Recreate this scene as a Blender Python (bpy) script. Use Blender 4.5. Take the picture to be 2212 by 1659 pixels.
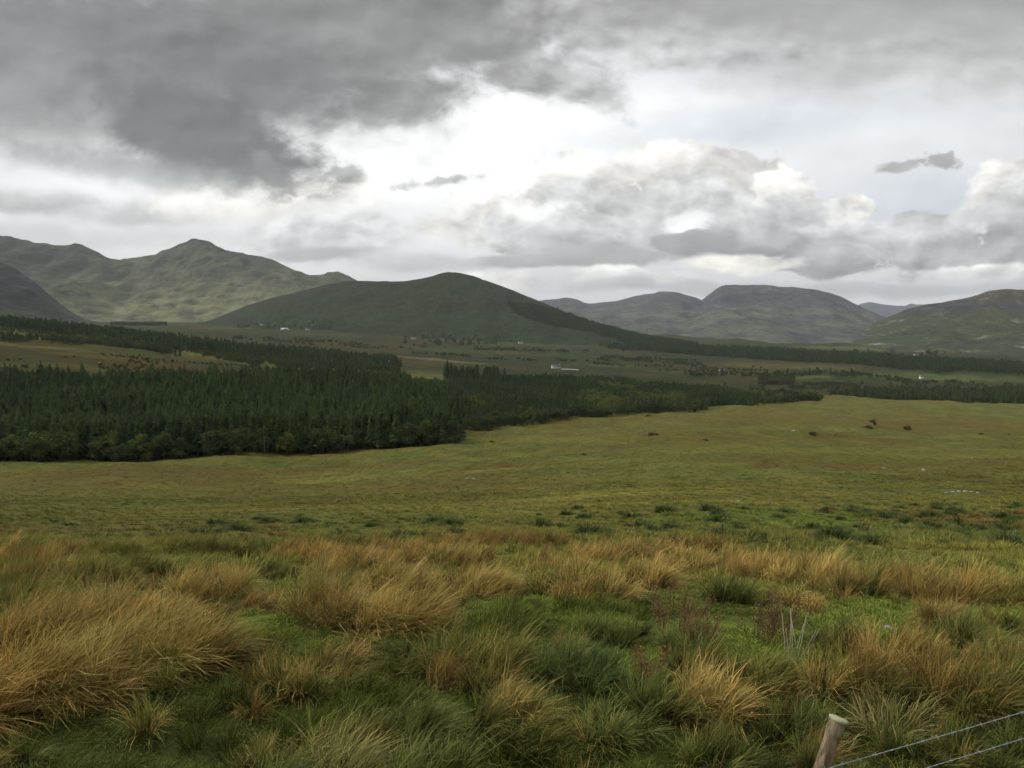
import bpy, math, random
import numpy as np
from mathutils import Vector

R = math.radians
for o in list(bpy.data.objects):
    bpy.data.objects.remove(o)
scn = bpy.context.scene
COL = scn.collection

# ------------------------------------------------------------------ camera
EYE = 3.3
PITCH = math.atan(66.0 / 800.0)
cam_d = bpy.data.cameras.new('camera')
cam_d.sensor_width = 36.0
cam_d.lens = 36.0 * 800.0 / 1024.0
cam_d.clip_start = 0.05
cam_d.clip_end = 90000.0
cam = bpy.data.objects.new('camera', cam_d)
COL.objects.link(cam)
cam.location = (0, 0, EYE)
cam.rotation_euler = (math.pi / 2 - PITCH, 0, 0)
scn.camera = cam

# ------------------------------------------------------------------ light, exposure
SUN_EL, SUN_AZ = R(42), R(-82)            # azimuth from +Y towards +X
sun_d = bpy.data.lights.new('sun', 'SUN')
sun_d.energy = 1.5
sun_d.angle = R(6)
sun_d.color = (1.0, 0.93, 0.82)
sun = bpy.data.objects.new('sun', sun_d)
COL.objects.link(sun)
sd = Vector((math.cos(SUN_EL) * math.sin(SUN_AZ), math.cos(SUN_EL) * math.cos(SUN_AZ), math.sin(SUN_EL)))
sun.rotation_euler = (-sd).to_track_quat('-Z', 'Y').to_euler()
sun.location = (0, 0, 60)

vs = scn.view_settings
scn.display_settings.display_device = 'sRGB'
vs.view_transform = 'Standard'
vs.look = 'None'
vs.exposure = 0.62
vs.gamma = 1.0
vs.use_curve_mapping = False
cy = scn.cycles
cy.max_bounces = 4
cy.diffuse_bounces = 1
cy.glossy_bounces = 2
cy.transmission_bounces = 3
cy.transparent_max_bounces = 8
cy.volume_bounces = 1
cy.use_denoising = True
cy.use_adaptive_sampling = True
cy.adaptive_threshold = 0.025
cy.adaptive_min_samples = 20
cy.sample_clamp_indirect = 4.0


# ------------------------------------------------------------------ picture helper: photo pixel -> slopes (X/Y, Z/Y)
def slope(xd, yd):
    u = (np.asarray(xd, float) - 1106.0) / 1728.1
    v = (829.5 - np.asarray(yd, float)) / 1728.1
    wy = math.cos(PITCH) + v * math.sin(PITCH)
    wz = -math.sin(PITCH) + v * math.cos(PITCH)
    return u / wy, wz / wy


# ------------------------------------------------------------------ node helper
class Net:
    def __init__(self, nt):
        self.nt = nt
        nt.nodes.clear()

    def n(self, kind, **kw):
        x = self.nt.nodes.new(kind)
        for k, v in kw.items():
            setattr(x, k, v)
        return x

    def put(self, sock, val):
        if isinstance(val, bpy.types.NodeSocket):
            self.nt.links.new(val, sock)
        elif val is not None:
            if sock.type == 'RGBA' and not hasattr(val, '__len__'):
                val = (val, val, val, 1)
            if sock.type == 'RGBA' and len(val) == 3:
                val = (*val, 1)
            sock.default_value = val

    def m(self, op, a, b=None, c=None, clamp=False):
        x = self.n('ShaderNodeMath', operation=op, use_clamp=clamp)
        for i, q in enumerate((a, b, c)):
            if q is not None:
                self.put(x.inputs[i], q)
        return x.outputs[0]

    def mix(self, f, a, b, blend='MIX'):
        x = self.n('ShaderNodeMix', data_type='RGBA', blend_type=blend)
        self.put(x.inputs[0], f)
        self.put(x.inputs[6], a)
        self.put(x.inputs[7], b)
        return x.outputs[2]

    def mixv(self, f, a, b):
        x = self.n('ShaderNodeMix', data_type='VECTOR')
        self.put(x.inputs[0], f)
        self.put(x.inputs[4], a)
        self.put(x.inputs[5], b)
        return x.outputs[1]

    def sstep(self, x, lo, hi, a=0.0, b=1.0):
        k = self.n('ShaderNodeMapRange', interpolation_type='SMOOTHSTEP')
        self.put(k.inputs[0], x)
        for i, q in enumerate((lo, hi, a, b)):
            self.put(k.inputs[1 + i], q)
        return k.outputs[0]

    def lin(self, x, lo, hi, a=0.0, b=1.0):
        k = self.n('ShaderNodeMapRange')
        self.put(k.inputs[0], x)
        for i, q in enumerate((lo, hi, a, b)):
            self.put(k.inputs[1 + i], q)
        return k.outputs[0]

    def noise(self, vec, scale, detail=4, rough=0.55, dist=0.0, color=False):
        k = self.n('ShaderNodeTexNoise')
        if vec is not None:
            self.put(k.inputs['Vector'], vec)
        k.inputs['Scale'].default_value = scale
        k.inputs['Detail'].default_value = detail
        k.inputs['Roughness'].default_value = rough
        k.inputs['Distortion'].default_value = dist
        return k.outputs[1] if color else k.outputs[0]

    def comb(self, x, y, z=0.0):
        k = self.n('ShaderNodeCombineXYZ')
        for i, q in enumerate((x, y, z)):
            self.put(k.inputs[i], q)
        return k.outputs[0]

    def sep(self, v):
        k = self.n('ShaderNodeSeparateXYZ')
        self.put(k.inputs[0], v)
        return k.outputs

    def vmul(self, v, s):
        k = self.n('ShaderNodeVectorMath', operation='MULTIPLY')
        self.put(k.inputs[0], v)
        self.put(k.inputs[1], s)
        return k.outputs[0]

    def scale(self, c, f):
        k = self.n('ShaderNodeVectorMath', operation='SCALE')
        self.put(k.inputs[0], c)
        self.put(k.inputs['Scale'], f)
        return k.outputs[0]


# ------------------------------------------------------------------ sky: Nishita blue behind broken cloud
world = bpy.data.worlds.new('World')
scn.world = world
world.use_nodes = True
W = Net(world.node_tree)
world.cycles.sampling_method = 'MANUAL'
world.cycles.sample_map_resolution = 512


def build_sky():
    sky = W.n('ShaderNodeTexSky', sky_type='NISHITA')
    sky.sun_disc = False
    sky.sun_elevation = SUN_EL
    sky.sun_rotation = SUN_AZ
    sky.air_density = 1.0
    sky.dust_density = 3.0
    tc = W.n('ShaderNodeTexCoord')
    d = W.sep(tc.outputs['Generated'])
    dy = W.m('MAXIMUM', d[1], 0.08)
    u0 = W.m('DIVIDE', d[0], dy)
    v0 = W.m('DIVIDE', d[2], dy)
    uv = W.comb(u0, v0, 0.0)
    P = W.vmul(uv, (1.0, 1.6, 1.0))
    w1 = W.noise(P, 2.6, 2, 0.5, color=True)
    w2 = W.noise(P, 10.0, 3, 0.6, color=True)
    off = W.n('ShaderNodeVectorMath', operation='MULTIPLY_ADD')
    W.put(off.inputs[0], w1)
    off.inputs[1].default_value = (0.09, 0.05, 0)
    W.put(off.inputs[2], uv)
    off2 = W.n('ShaderNodeVectorMath', operation='MULTIPLY_ADD')
    W.put(off2.inputs[0], w2)
    off2.inputs[1].default_value = (0.026, 0.020, 0)
    W.put(off2.inputs[2], off.outputs[0])
    q = off2.outputs[0]                       # warped cloud plane; its mean shift is taken off in each mapping
    shift = (0.5 * (0.09 + 0.026), 0.5 * (0.05 + 0.020))
    puff = W.noise(W.vmul(q, (1.0, 1.5, 1.0)), 12.0, 8, 0.60)
    pf = W.m('SUBTRACT', puff, 0.5)
    pfine = W.m('SUBTRACT', W.noise(W.vmul(uv, (1.0, 1.4, 1.0)), 42.0, 4, 0.6), 0.5)
    Pl = W.vmul(q, (1.0, 1.6, 1.0))
    r1 = W.noise(Pl, 13.0, 5, 0.52)
    sh_ = W.n('ShaderNodeVectorMath', operation='ADD')
    W.put(sh_.inputs[0], Pl)
    sh_.inputs[1].default_value = (-0.010, 0.022, 0)
    r2 = W.noise(sh_.outputs[0], 13.0, 5, 0.52)
    relief = W.m('SUBTRACT', r1, r2)          # lit side against shaded side of each billow
    st = W.n('ShaderNodeMapping')
    W.put(st.inputs[0], q)
    st.inputs['Rotation'].default_value = (0, 0, R(14))
    st.inputs['Scale'].default_value = (1.0, 2.6, 1.0)
    streak = W.lin(W.noise(st.outputs[0], 4.0, 5, 0.55), 0.25, 0.75, 0.84, 1.16)
    shade = {k: W.m('MULTIPLY', W.m('MULTIPLY_ADD', relief, k * 0.9, 1.0), streak) for k in (0.3, 0.8, 2.1)}
    col = W.mix(0.80, sky.outputs[0], (8.9, 9.0, 9.2))     # thin high veil over the blue

    def blob(col, x, y, rx, ry, top, bot=None, soft=0.35, amp=1.2, op=1.0, rot=0.0, rel=0.8, tint=(1, 1, 1), fine=False):
        """one cloud: its centre and radii as directions seen from the ground"""
        cu, cv = [float(k) for k in slope(x, y)]
        mp = W.n('ShaderNodeMapping', vector_type='TEXTURE')
        W.put(mp.inputs[0], q)
        mp.inputs['Location'].default_value = (cu + shift[0], cv + shift[1], 0)
        mp.inputs['Rotation'].default_value = (0, 0, R(rot))
        mp.inputs['Scale'].default_value = (rx / 1728.0, ry / 1728.0, 1)
        ln = W.n('ShaderNodeVectorMath', operation='LENGTH')
        W.put(ln.inputs[0], mp.outputs[0])
        f = W.m('MULTIPLY_ADD', pfine if fine else pf, -amp, ln.outputs['Value'])
        mask = W.sstep(f, 1 + soft, 1 - soft, 0.0, op)
        k = min(shade, key=lambda e: abs(e - rel))
        if bot is None or bot == top:
            g = W.m('MULTIPLY', shade[k], top * 10)
        else:
            g = W.m('MULTIPLY', shade[k], W.lin(W.sep(mp.outputs[0])[1], -0.9, 0.9, bot * 10, top * 10))
        return W.mixv(mask, col, W.scale(tint, g))

    for b in BLOBS:
        col = blob(col, *b[0], **b[1])
    # the rest of the sky, outside the view: the same broken grey cover
    dz = W.m('ADD', W.m('MAXIMUM', d[2], 0.0), 0.16)
    Pg = W.comb(W.m('DIVIDE', d[0], dz), W.m('DIVIDE', d[1], dz), 3.3)
    g = W.lin(W.noise(Pg, 0.9, 5, 0.55, 0.3), 0.34, 0.66, 3.2, 9.2)
    gen = W.scale((0.985, 1.0, 1.005), g)
    inside = W.m('MULTIPLY', W.sstep(W.m('ABSOLUTE', u0), 0.74, 1.15, 1.0, 0.0), W.sstep(v0, 0.44, 0.62, 1.0, 0.0))
    inside = W.m('MULTIPLY', inside, W.sstep(d[1], 0.1, 0.3))
    col = W.mixv(inside, gen, col)
    bg = W.n('ShaderNodeBackground')
    W.put(bg.inputs[0], col)
    bg.inputs[1].default_value = 0.070
    out = W.n('ShaderNodeOutputWorld')
    W.nt.links.new(bg.outputs[0], out.inputs[0])


CREAM = (1.0, 0.985, 0.94)
COOL = (0.965, 1.0, 0.995)
VIOL = (0.98, 0.985, 1.0)
BLOBS = [
    # bright veil in the middle, pale blue gaps to the right
    ((1000, 330, 640, 165, 1.10), dict(soft=0.7, amp=0.8, rel=0.3)),
    ((1640, 276, 330, 42, 0.74), dict(soft=0.8, amp=0.7, op=0.85, rot=6, rel=0.3, tint=(0.92, 0.99, 1.06))),
    ((1960, 440, 260, 50, 0.70), dict(soft=0.7, amp=0.7, op=0.9, rot=5, rel=0.3, tint=(0.92, 0.985, 1.065))),
    ((2060, 320, 330, 80, 0.80), dict(soft=0.9, amp=0.6, op=0.6, rot=8, rel=0.3, tint=(0.96, 1.0, 1.03))),
    ((250, 500, 620, 130, 0.95, 0.80), dict(soft=0.6, amp=0.9, op=0.8, rel=0.3)),
    # cumulus across the right half
    ((1120, 480, 210, 70, 1.05, 0.70), dict(soft=0.22, amp=2.76, rel=1.5, tint=CREAM)),
    ((1300, 400, 150, 60, 1.0, 0.74), dict(soft=0.12, amp=2.99, rel=1.5, tint=CREAM)),
    ((1420, 375, 130, 52, 0.92, 0.70), dict(soft=0.10, amp=2.76, rel=1.5, tint=CREAM)),
    ((1550, 390, 170, 62, 0.78, 0.58), dict(soft=0.12, amp=2.53, rel=1.5, tint=CREAM)),
    ((1400, 440, 250, 60, 0.80, 0.58), dict(soft=0.17, amp=2.53, rel=1.5)),
    ((1190, 500, 170, 55, 0.84, 0.56), dict(soft=0.17, amp=2.53, rel=1.5)),
    ((1350, 510, 230, 52, 0.70, 0.46), dict(soft=0.17, amp=2.30, rel=1.5)),
    ((1700, 410, 90, 48, 1.05, 0.66), dict(soft=0.09, amp=2.99, rel=1.5, tint=CREAM)),
    ((1800, 450, 85, 48, 1.0, 0.62), dict(soft=0.09, amp=2.99, rel=1.5, tint=CREAM)),
    ((1640, 470, 200, 50, 0.78, 0.42), dict(soft=0.12, amp=2.30, rel=1.5, rot=3)),
    ((1480, 470, 50, 24, 1.0), dict(soft=0.29, amp=2.76, rel=0.8)),
    ((1600, 520, 190, 36, 0.56, 0.34), dict(soft=0.12, amp=2.07, rel=1.5)),
    ((1490, 520, 90, 26, 0.46, 0.34), dict(soft=0.14, amp=2.07, rel=0.8)),
    ((1150, 562, 160, 18, 0.54, 0.42), dict(soft=0.22, amp=1.84, rel=0.3)),
    ((1290, 556, 150, 26, 0.50, 0.38), dict(soft=0.22, amp=1.84, rel=0.8)),
    ((2150, 420, 90, 70, 0.95, 0.56), dict(soft=0.14, amp=2.76, rel=1.5, rot=25, tint=CREAM)),
    ((2200, 470, 120, 80, 0.70, 0.44), dict(soft=0.14, amp=2.53, rel=1.5)),
    ((1870, 510, 130, 50, 0.72, 0.44), dict(soft=0.14, amp=2.53, rel=1.5)),
    ((2010, 520, 150, 56, 0.68, 0.42), dict(soft=0.14, amp=2.53, rel=1.5)),
    ((2120, 556, 240, 40, 0.54, 0.34), dict(soft=0.17, amp=2.07, rel=1.5, tint=VIOL)),
    ((1770, 562, 130, 36, 0.48, 0.36), dict(soft=0.14, amp=2.07, rel=1.5, tint=VIOL)),
    # bright breaks low over the hills
    ((1590, 566, 120, 22, 1.12, 0.90), dict(soft=0.3, amp=2.6, rel=1.5, tint=(1.0, 0.98, 0.90))),
    ((1060, 600, 110, 24, 0.98, 0.80), dict(soft=0.4, amp=2.0, rel=1.5, tint=CREAM)),
    ((1330, 604, 200, 20, 0.94, 0.56), dict(soft=0.3, amp=3.2, rel=1.5, tint=CREAM)),
    ((2090, 592, 190, 20, 0.90, 0.56), dict(soft=0.3, amp=3.2, rel=1.5, tint=CREAM)),
    ((1560, 622, 420, 14, 0.56, 0.44), dict(soft=0.5, amp=2.6, op=0.8, rel=0.3)),
    ((2080, 630, 330, 16, 0.52, 0.42), dict(soft=0.5, amp=2.6, op=0.8, rel=0.3)),
    # left lower banks
    ((60, 430, 190, 26, 0.64, 0.54), dict(soft=0.5, amp=2.2, rel=0.8)),
    ((330, 455, 150, 28, 0.66, 0.60), dict(soft=0.5, amp=1.6, rel=0.8)),
    ((150, 505, 330, 24, 0.72, 0.66), dict(soft=0.6, amp=1.0, op=0.8, rel=0.3)),
    ((590, 425, 200, 45, 1.15, 0.92), dict(soft=0.4, amp=2.0, rel=0.8, tint=CREAM)),
    ((720, 510, 160, 48, 0.92, 0.60), dict(soft=0.35, amp=2.0, rel=1.5)),
    ((720, 550, 110, 13, 0.52, 0.46), dict(soft=0.4, amp=1.4, rel=0.3)),
    ((900, 565, 120, 22, 0.74, 0.60), dict(soft=0.4, amp=1.6, rel=0.8)),
    # small dark scraps
    ((735, 380, 34, 20, 0.55), dict(fine=True, soft=0.5, amp=3.2, rel=0.8)),
    ((940, 388, 62, 9, 0.60), dict(fine=True, soft=0.6, amp=4.2, rel=0.8, rot=12)),
    ((2016, 357, 38, 17, 0.42, 0.40), dict(fine=True, soft=0.3, amp=2.6, rel=0.8, tint=VIOL)),
    ((1946, 370, 30, 11, 0.44), dict(fine=True, soft=0.4, amp=2.6, rel=0.8, tint=VIOL)),
    # dark stratus ceiling along the top and over the left
    ((1980, 130, 520, 85, 0.44, 0.62), dict(soft=0.55, amp=1.4, rel=0.8, rot=-3)),
    ((1480, 30, 620, 92, 0.34, 0.56), dict(soft=0.4, amp=2.0, rel=1.5)),
    ((1180, 150, 170, 62, 0.42, 0.54), dict(soft=0.4, amp=2.4, rel=1.5, rot=-20)),
    ((2000, -10, 600, 105, 0.33, 0.44), dict(soft=0.5, amp=1.2, rel=0.3)),
    ((880, 225, 190, 48, 0.42, 0.54), dict(soft=0.4, amp=2.2, rel=1.5, rot=12)),
    ((690, 60, 480, 145, 0.234, 0.32), dict(soft=0.4, amp=1.5, rel=0.8)),
    ((120, 260, 300, 80, 0.306, 0.72), dict(soft=0.7, amp=1.0, rel=0.3)),
    ((230, 120, 520, 165, 0.234, 0.34), dict(soft=0.5, amp=1.0, rel=0.8, tint=COOL)),
    ((450, 300, 255, 80, 0.198, 0.23), dict(soft=0.3, amp=1.7, rel=0.8, rot=-20, tint=COOL)),
    ((330, 365, 230, 30, 0.288, 0.50), dict(soft=0.6, amp=2.4, op=0.85, rel=0.8, rot=-8, tint=COOL)),
    ((560, 180, 330, 100, 0.207, 0.21), dict(soft=0.6, amp=1.2, op=0.9, rel=0.8, rot=-12, tint=COOL)),
    ((600, 378, 50, 20, 0.288), dict(fine=True, soft=0.5, amp=3.0, op=0.9, rel=0.8, rot=-45)),
]
build_sky()


# ------------------------------------------------------------------ numpy noise
def vnoise(x, y, seed=0):
    xi = np.floor(x).astype(np.int64)
    yi = np.floor(y).astype(np.int64)
    fx = x - xi
    fy = y - yi
    fx = fx * fx * fx * (fx * (fx * 6 - 15) + 10)
    fy = fy * fy * fy * (fy * (fy * 6 - 15) + 10)

    def h(a, b):
        n = (a * 374761393 + b * 668265263 + seed * 974634761) & 0xFFFFFFFF
        n = ((n ^ (n >> 13)) * 1274126177) & 0xFFFFFFFF
        n = n ^ (n >> 16)
        return (n & 0xFFFF) / 65535.0
    a, b, c, d = h(xi, yi), h(xi + 1, yi), h(xi, yi + 1), h(xi + 1, yi + 1)
    return (a * (1 - fx) + b * fx) * (1 - fy) + (c * (1 - fx) + d * fx) * fy


def fbm(x, y, seed=0, octv=4, gain=0.5):
    s, a, t = 0.0, 1.0, 0.0
    for k in range(octv):
        s = s + a * (vnoise(x * 2 ** k + 17.3 * k, y * 2 ** k - 9.1 * k, seed + k) - 0.5)
        t += a
        a *= gain
    return s / t * 2.0            # about -1..1


def sm(x, lo, hi):
    t = np.clip((x - lo) / (hi - lo), 0, 1)
    return t * t * (3 - 2 * t)


# ------------------------------------------------------------------ terrain height
NEAR = [(0.5, -3.3), (7, -3.3), (9.2, -3.5), (12, -4.1), (16, -5.1), (22, -6.6)]
# per column: photo x, [(photo y, depth m)], [(depth m, height m below the eye)]
COLS = [
    (-500, [(1180, 30), (1095, 60), (1060, 110), (1025, 250)], [(330, -46), (450, -30), (560, -18), (750, -2), (1100, 14), (1500, 0), (2200, -20), (3000, -22), (6000, -22)]),
    (0, [(1180, 30), (1098, 60), (1058, 110), (1015, 255)], [(330, -50), (450, -43), (500, -35), (700, -21), (900, -12), (1100, -6), (1400, -12), (2000, -28), (3000, -26), (6000, -24)]),
    (250, [(1180, 30), (1098, 60), (1054, 115), (1003, 268)], [(340, -51), (470, -46), (540, -39), (740, -29), (900, -24), (1100, -22), (1400, -26), (2000, -30), (3000, -27), (6000, -24)]),
    (500, [(1180, 30), (1098, 60), (1050, 120), (990, 280)], [(380, -52), (520, -48), (620, -45), (800, -43), (1000, -45), (1400, -40), (2000, -33), (3000, -28), (6000, -24)]),
    (750, [(1180, 29), (1098, 58), (1045, 120), (982, 288)], [(390, -55), (560, -56), (700, -54), (900, -56), (1100, -58), (1500, -56), (2200, -50), (3000, -45), (6000, -32)]),
    (1000, [(1178, 28), (1096, 56), (1040, 125), (1000, 200), (965, 300), (935, 420)], [(600, -65), (800, -64), (1300, -74), (1900, -76), (2400, -73), (3000, -62), (6000, -40)]),
    (1250, [(1176, 28), (1094, 55), (1040, 105), (1000, 170), (950, 330), (909, 500)], [(650, -68), (850, -72), (1300, -82), (2000, -84), (2600, -80), (6000, -60)]),
    (1500, [(1174, 28), (1090, 54), (1040, 95), (1000, 150), (940, 350), (887, 620)], [(800, -80), (1000, -87), (1300, -88), (2100, -91), (3000, -84), (6000, -70)]),
    (1750, [(1174, 27), (1090, 53), (1040, 92), (1000, 155), (940, 370), (871, 720)], [(850, -84), (1000, -92), (1300, -92), (2100, -98), (3000, -98), (6000, -80)]),
    (2000, [(1176, 27), (1092, 53), (1040, 95), (1000, 165), (940, 400), (868, 750)], [(870, -90), (1000, -99), (1300, -97), (2000, -102), (2500, -104), (4000, -100), (6500, -80)]),
    (2212, [(1180, 27), (1094, 53), (1040, 95), (1000, 165), (940, 390), (884, 680)], [(850, -90), (1000, -100), (1300, -99), (2000, -103), (2500, -104), (4000, -100), (6500, -80)]),
    (2700, [(1180, 27), (1094, 53), (1040, 95), (1000, 165), (940, 390), (884, 680)], [(850, -90), (1000, -100), (1300, -99), (2000, -103), (2500, -100), (4000, -90), (6500, -70)]),
]
LOGY = np.linspace(math.log(0.5), math.log(30000), 260)
SCOL = np.array([float(slope(c[0], 850)[0]) for c in COLS])
TAB = []
for xd, vis, deep in COLS:
    pts = list(NEAR)
    for yd, Y in vis:
        pts.append((Y, float(slope(xd, yd)[1]) * Y))
    pts += deep
    pts.append((30000, -40))
    p = np.array(pts)
    TAB.append(np.interp(LOGY, np.log(p[:, 0]), p[:, 1]))
TAB = np.array(TAB)
SG = np.linspace(-1.0, 1.0, 121)
TAB = np.array([np.interp(SG, SCOL, TAB[:, j]) for j in range(TAB.shape[1])]).T       # [s, logY]
_k = np.exp(-0.5 * (np.arange(-7, 8) / 2.6) ** 2)
_k /= _k.sum()
_p = np.pad(TAB, ((7, 7), (0, 0)), mode='edge')
TAB = sum(_k[i] * _p[i:i + TAB.shape[0]] for i in range(15))
_k2 = np.exp(-0.5 * (np.arange(-3, 4) / 1.2) ** 2)
_k2 /= _k2.sum()
_p = np.pad(TAB, ((0, 0), (3, 3)), mode='edge')
TAB = sum(_k2[i] * _p[:, i:i + TAB.shape[1]] for i in range(7))


def height(X, Y):
    X = np.asarray(X, float)
    Y = np.asarray(Y, float)
    r = np.hypot(X, Y)
    a = np.arctan2(X, Y)
    ac = np.clip(a, -R(44), R(44))
    D = np.maximum(r * np.cos(ac), 0.5)
    s = np.tan(ac)
    fi = np.clip((s + 1) / 2 * 120, 0, 119.999)
    fj = np.clip((np.log(D) - LOGY[0]) / (LOGY[-1] - LOGY[0]) * 259, 0, 258.999)
    i = fi.astype(int)
    j = fj.astype(int)
    fi = fi - i
    fj = fj - j
    z = (TAB[i, j] * (1 - fi) * (1 - fj) + TAB[i + 1, j] * fi * (1 - fj) + TAB[i, j + 1] * (1 - fi) * fj + TAB[i + 1, j + 1] * fi * fj)
    w = sm(np.abs(a), R(62), R(115))
    z = z * (1 - w) + w * (np.minimum(0.07 * r, 150.0) - 3.3)
    z = z + 0.07 * fbm(X / 0.9, Y / 0.9, 3, 3) * sm(D, 3, 6) * (1 - sm(D, 40, 90))
    z = z + np.clip(D * 0.010, 0, 0.9) * fbm(X / 13.0, Y / 9.0, 11, 4) * sm(D, 9, 30) * (1 - sm(D, 900, 1600))
    z = z + np.clip(D * 0.011, 0, 3.2) * fbm(X / 60.0, Y / 36.0, 5, 3) * sm(D, 25, 120)
    z = z + 5.0 * fbm(X / 330.0, Y / 330.0, 8, 4) * sm(D, 900, 2200)
    return z + EYE


def at(xd, yd):
    """where the line of sight through a photo point first meets the ground"""
    s, t = slope(xd, yd)
    Y = np.exp(np.linspace(math.log(3.0), math.log(9000), 3000))
    below = (EYE + t * Y) <= height(s * Y, Y)
    k = int(np.argmax(below)) if below.any() else len(Y) - 1
    y = float(Y[k])
    x = float(s) * y
    return x, y, float(height(x, y))


def on(xd, Y):
    """ground point at depth Y in the photo column xd"""
    x = float(slope(xd, 850)[0]) * Y
    return x, Y, float(height(x, Y))


# ------------------------------------------------------------------ mesh helpers
def mesh(name, verts, faces, mat=None, smooth=False, col=None, uv=None):
    """faces: int array (n,3) or (n,4), or a list of such arrays"""
    me = bpy.data.meshes.new(name)
    fl = faces if isinstance(faces, list) else [faces]
    fl = [np.asarray(f, np.int32) for f in fl if len(f)]
    v = np.asarray(verts, np.float32)
    me.vertices.add(len(v))
    me.vertices.foreach_set('co', v.ravel())
    nl = sum(f.size for f in fl)
    nf = sum(len(f) for f in fl)
    me.loops.add(nl)
    me.loops.foreach_set('vertex_index', np.concatenate([f.ravel() for f in fl]))
    me.polygons.add(nf)
    tot = np.concatenate([np.full(len(f), f.shape[1], np.int32) for f in fl])
    st = np.zeros(nf, np.int32)
    st[1:] = np.cumsum(tot)[:-1]
    me.polygons.foreach_set('loop_start', st)
    if smooth:
        me.polygons.foreach_set('use_smooth', np.ones(nf, bool))
    if col is not None:
        c = np.ones((len(v), 4), np.float32)
        c[:, :3] = col
        at_ = me.color_attributes.new('tint', 'FLOAT_COLOR', 'POINT')
        at_.data.foreach_set('color', c.ravel())
    me.update(calc_edges=True)
    me.validate()
    if mat:
        me.materials.append(mat)
    return me


def obj(name, me, parent=None, loc=None, rot=None, scl=None, **props):
    o = bpy.data.objects.new(name, me)
    COL.objects.link(o)
    if parent:
        o.parent = parent
    if loc is not None:
        o.location = loc
    if rot is not None:
        o.rotation_euler = rot
    if scl is not None:
        o.scale = scl if hasattr(scl, '__len__') else (scl, scl, scl)
    for k, v in props.items():
        o[k] = v
    return o


def thing(name, label, cat, loc=(0, 0, 0), rz=0.0, scl=1.0, group=None):
    o = obj(name, None, loc=loc, rot=(0, 0, rz), scl=scl, label=label, category=cat)
    o.empty_display_size = 0.2
    if group:
        o['group'] = group
    return o


def grid_faces(nr, nc, wrap=False):
    i = np.arange(nr - 1)[:, None]
    j = np.arange(nc if wrap else nc - 1)[None, :]
    j2 = (j + 1) % nc
    return np.stack([i * nc + j, i * nc + j2, (i + 1) * nc + j2, (i + 1) * nc + j], -1).reshape(-1, 4)


class MB:
    """collects boxes, tubes and rings into one mesh"""
    def __init__(self):
        self.v, self.f3, self.f4, self.n = [], [], [], 0

    def add(self, v, f):
        v = np.asarray(v, float)
        f = np.asarray(f, int) + self.n
        self.v.append(v)
        (self.f3 if f.shape[1] == 3 else self.f4).append(f)
        self.n += len(v)

    def box(self, lo, hi):
        x0, y0, z0 = lo
        x1, y1, z1 = hi
        self.add([(x0, y0, z0), (x1, y0, z0), (x1, y1, z0), (x0, y1, z0), (x0, y0, z1), (x1, y0, z1), (x1, y1, z1), (x0, y1, z1)],
                 [(3, 2, 1, 0), (4, 5, 6, 7), (0, 1, 5, 4), (1, 2, 6, 5), (2, 3, 7, 6), (3, 0, 4, 7)])

    def tube(self, pts, rad, k=6, cap=True):
        pts = np.asarray(pts, float)
        rad = np.broadcast_to(np.asarray(rad, float), (len(pts),))
        tg = np.gradient(pts, axis=0)
        tg /= np.linalg.norm(tg, axis=1)[:, None] + 1e-9
        ref = np.where(np.abs(tg[:, 2:3]) > 0.9, np.array([[1.0, 0, 0]]), np.array([[0, 0, 1.0]]))
        a = np.cross(tg, ref)
        a /= np.linalg.norm(a, axis=1)[:, None]
        b = np.cross(tg, a)
        th = np.linspace(0, 2 * math.pi, k, endpoint=False)
        v = pts[:, None] + rad[:, None, None] * (a[:, None] * np.cos(th)[None, :, None] + b[:, None] * np.sin(th)[None, :, None])
        n = len(pts)
        v = v.reshape(-1, 3)
        f = grid_faces(n, k, True)
        self.add(v, f)
        if cap:
            base = self.n - len(v)
            c0 = self.n
            self.v.append(pts[[0, -1]])
            self.n += 2
            q = np.arange(k)
            self.f3.append(np.stack([np.full(k, c0), base + (q + 1) % k, base + q], 1))
            self.f3.append(np.stack([np.full(k, c0 + 1), base + (n - 1) * k + q, base + (n - 1) * k + (q + 1) % k], 1))

    def build(self, name, mat, smooth=False):
        fs = []
        if self.f3:
            fs.append(np.concatenate(self.f3))
        if self.f4:
            fs.append(np.concatenate(self.f4))
        return mesh(name, np.concatenate(self.v), fs, mat, smooth)


# ------------------------------------------------------------------ materials
def new_mat(name):
    m = bpy.data.materials.new(name)
    m.use_nodes = True
    return m, Net(m.node_tree)


def finish(N, color, rough=0.9, normal=None, trans=0.0, spec=0.1):
    out = N.n('ShaderNodeOutputMaterial')
    p = N.n('ShaderNodeBsdfPrincipled')
    N.put(p.inputs['Base Color'], color)
    N.put(p.inputs['Roughness'], rough)
    p.inputs['Specular IOR Level'].default_value = spec
    if normal is not None:
        N.put(p.inputs['Normal'], normal)
    if trans > 0:
        t = N.n('ShaderNodeBsdfTranslucent')
        N.put(t.inputs[0], color)
        mx = N.n('ShaderNodeMixShader')
        mx.inputs[0].default_value = trans
        N.nt.links.new(p.outputs[0], mx.inputs[1])
        N.nt.links.new(t.outputs[0], mx.inputs[2])
        N.nt.links.new(mx.outputs[0], out.inputs[0])
    else:
        N.nt.links.new(p.outputs[0], out.inputs[0])


def bump(N, h, strength, dist):
    b = N.n('ShaderNodeBump')
    b.inputs['Strength'].default_value = strength
    b.inputs['Distance'].default_value = dist
    N.put(b.inputs['Height'], h)
    return b.outputs[0]


def attr(N, name, kind='GEOMETRY'):
    a = N.n('ShaderNodeAttribute', attribute_name=name, attribute_type=kind)
    return a.outputs[0]


def pos(N):
    return N.n('ShaderNodeNewGeometry').outputs['Position']


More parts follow.
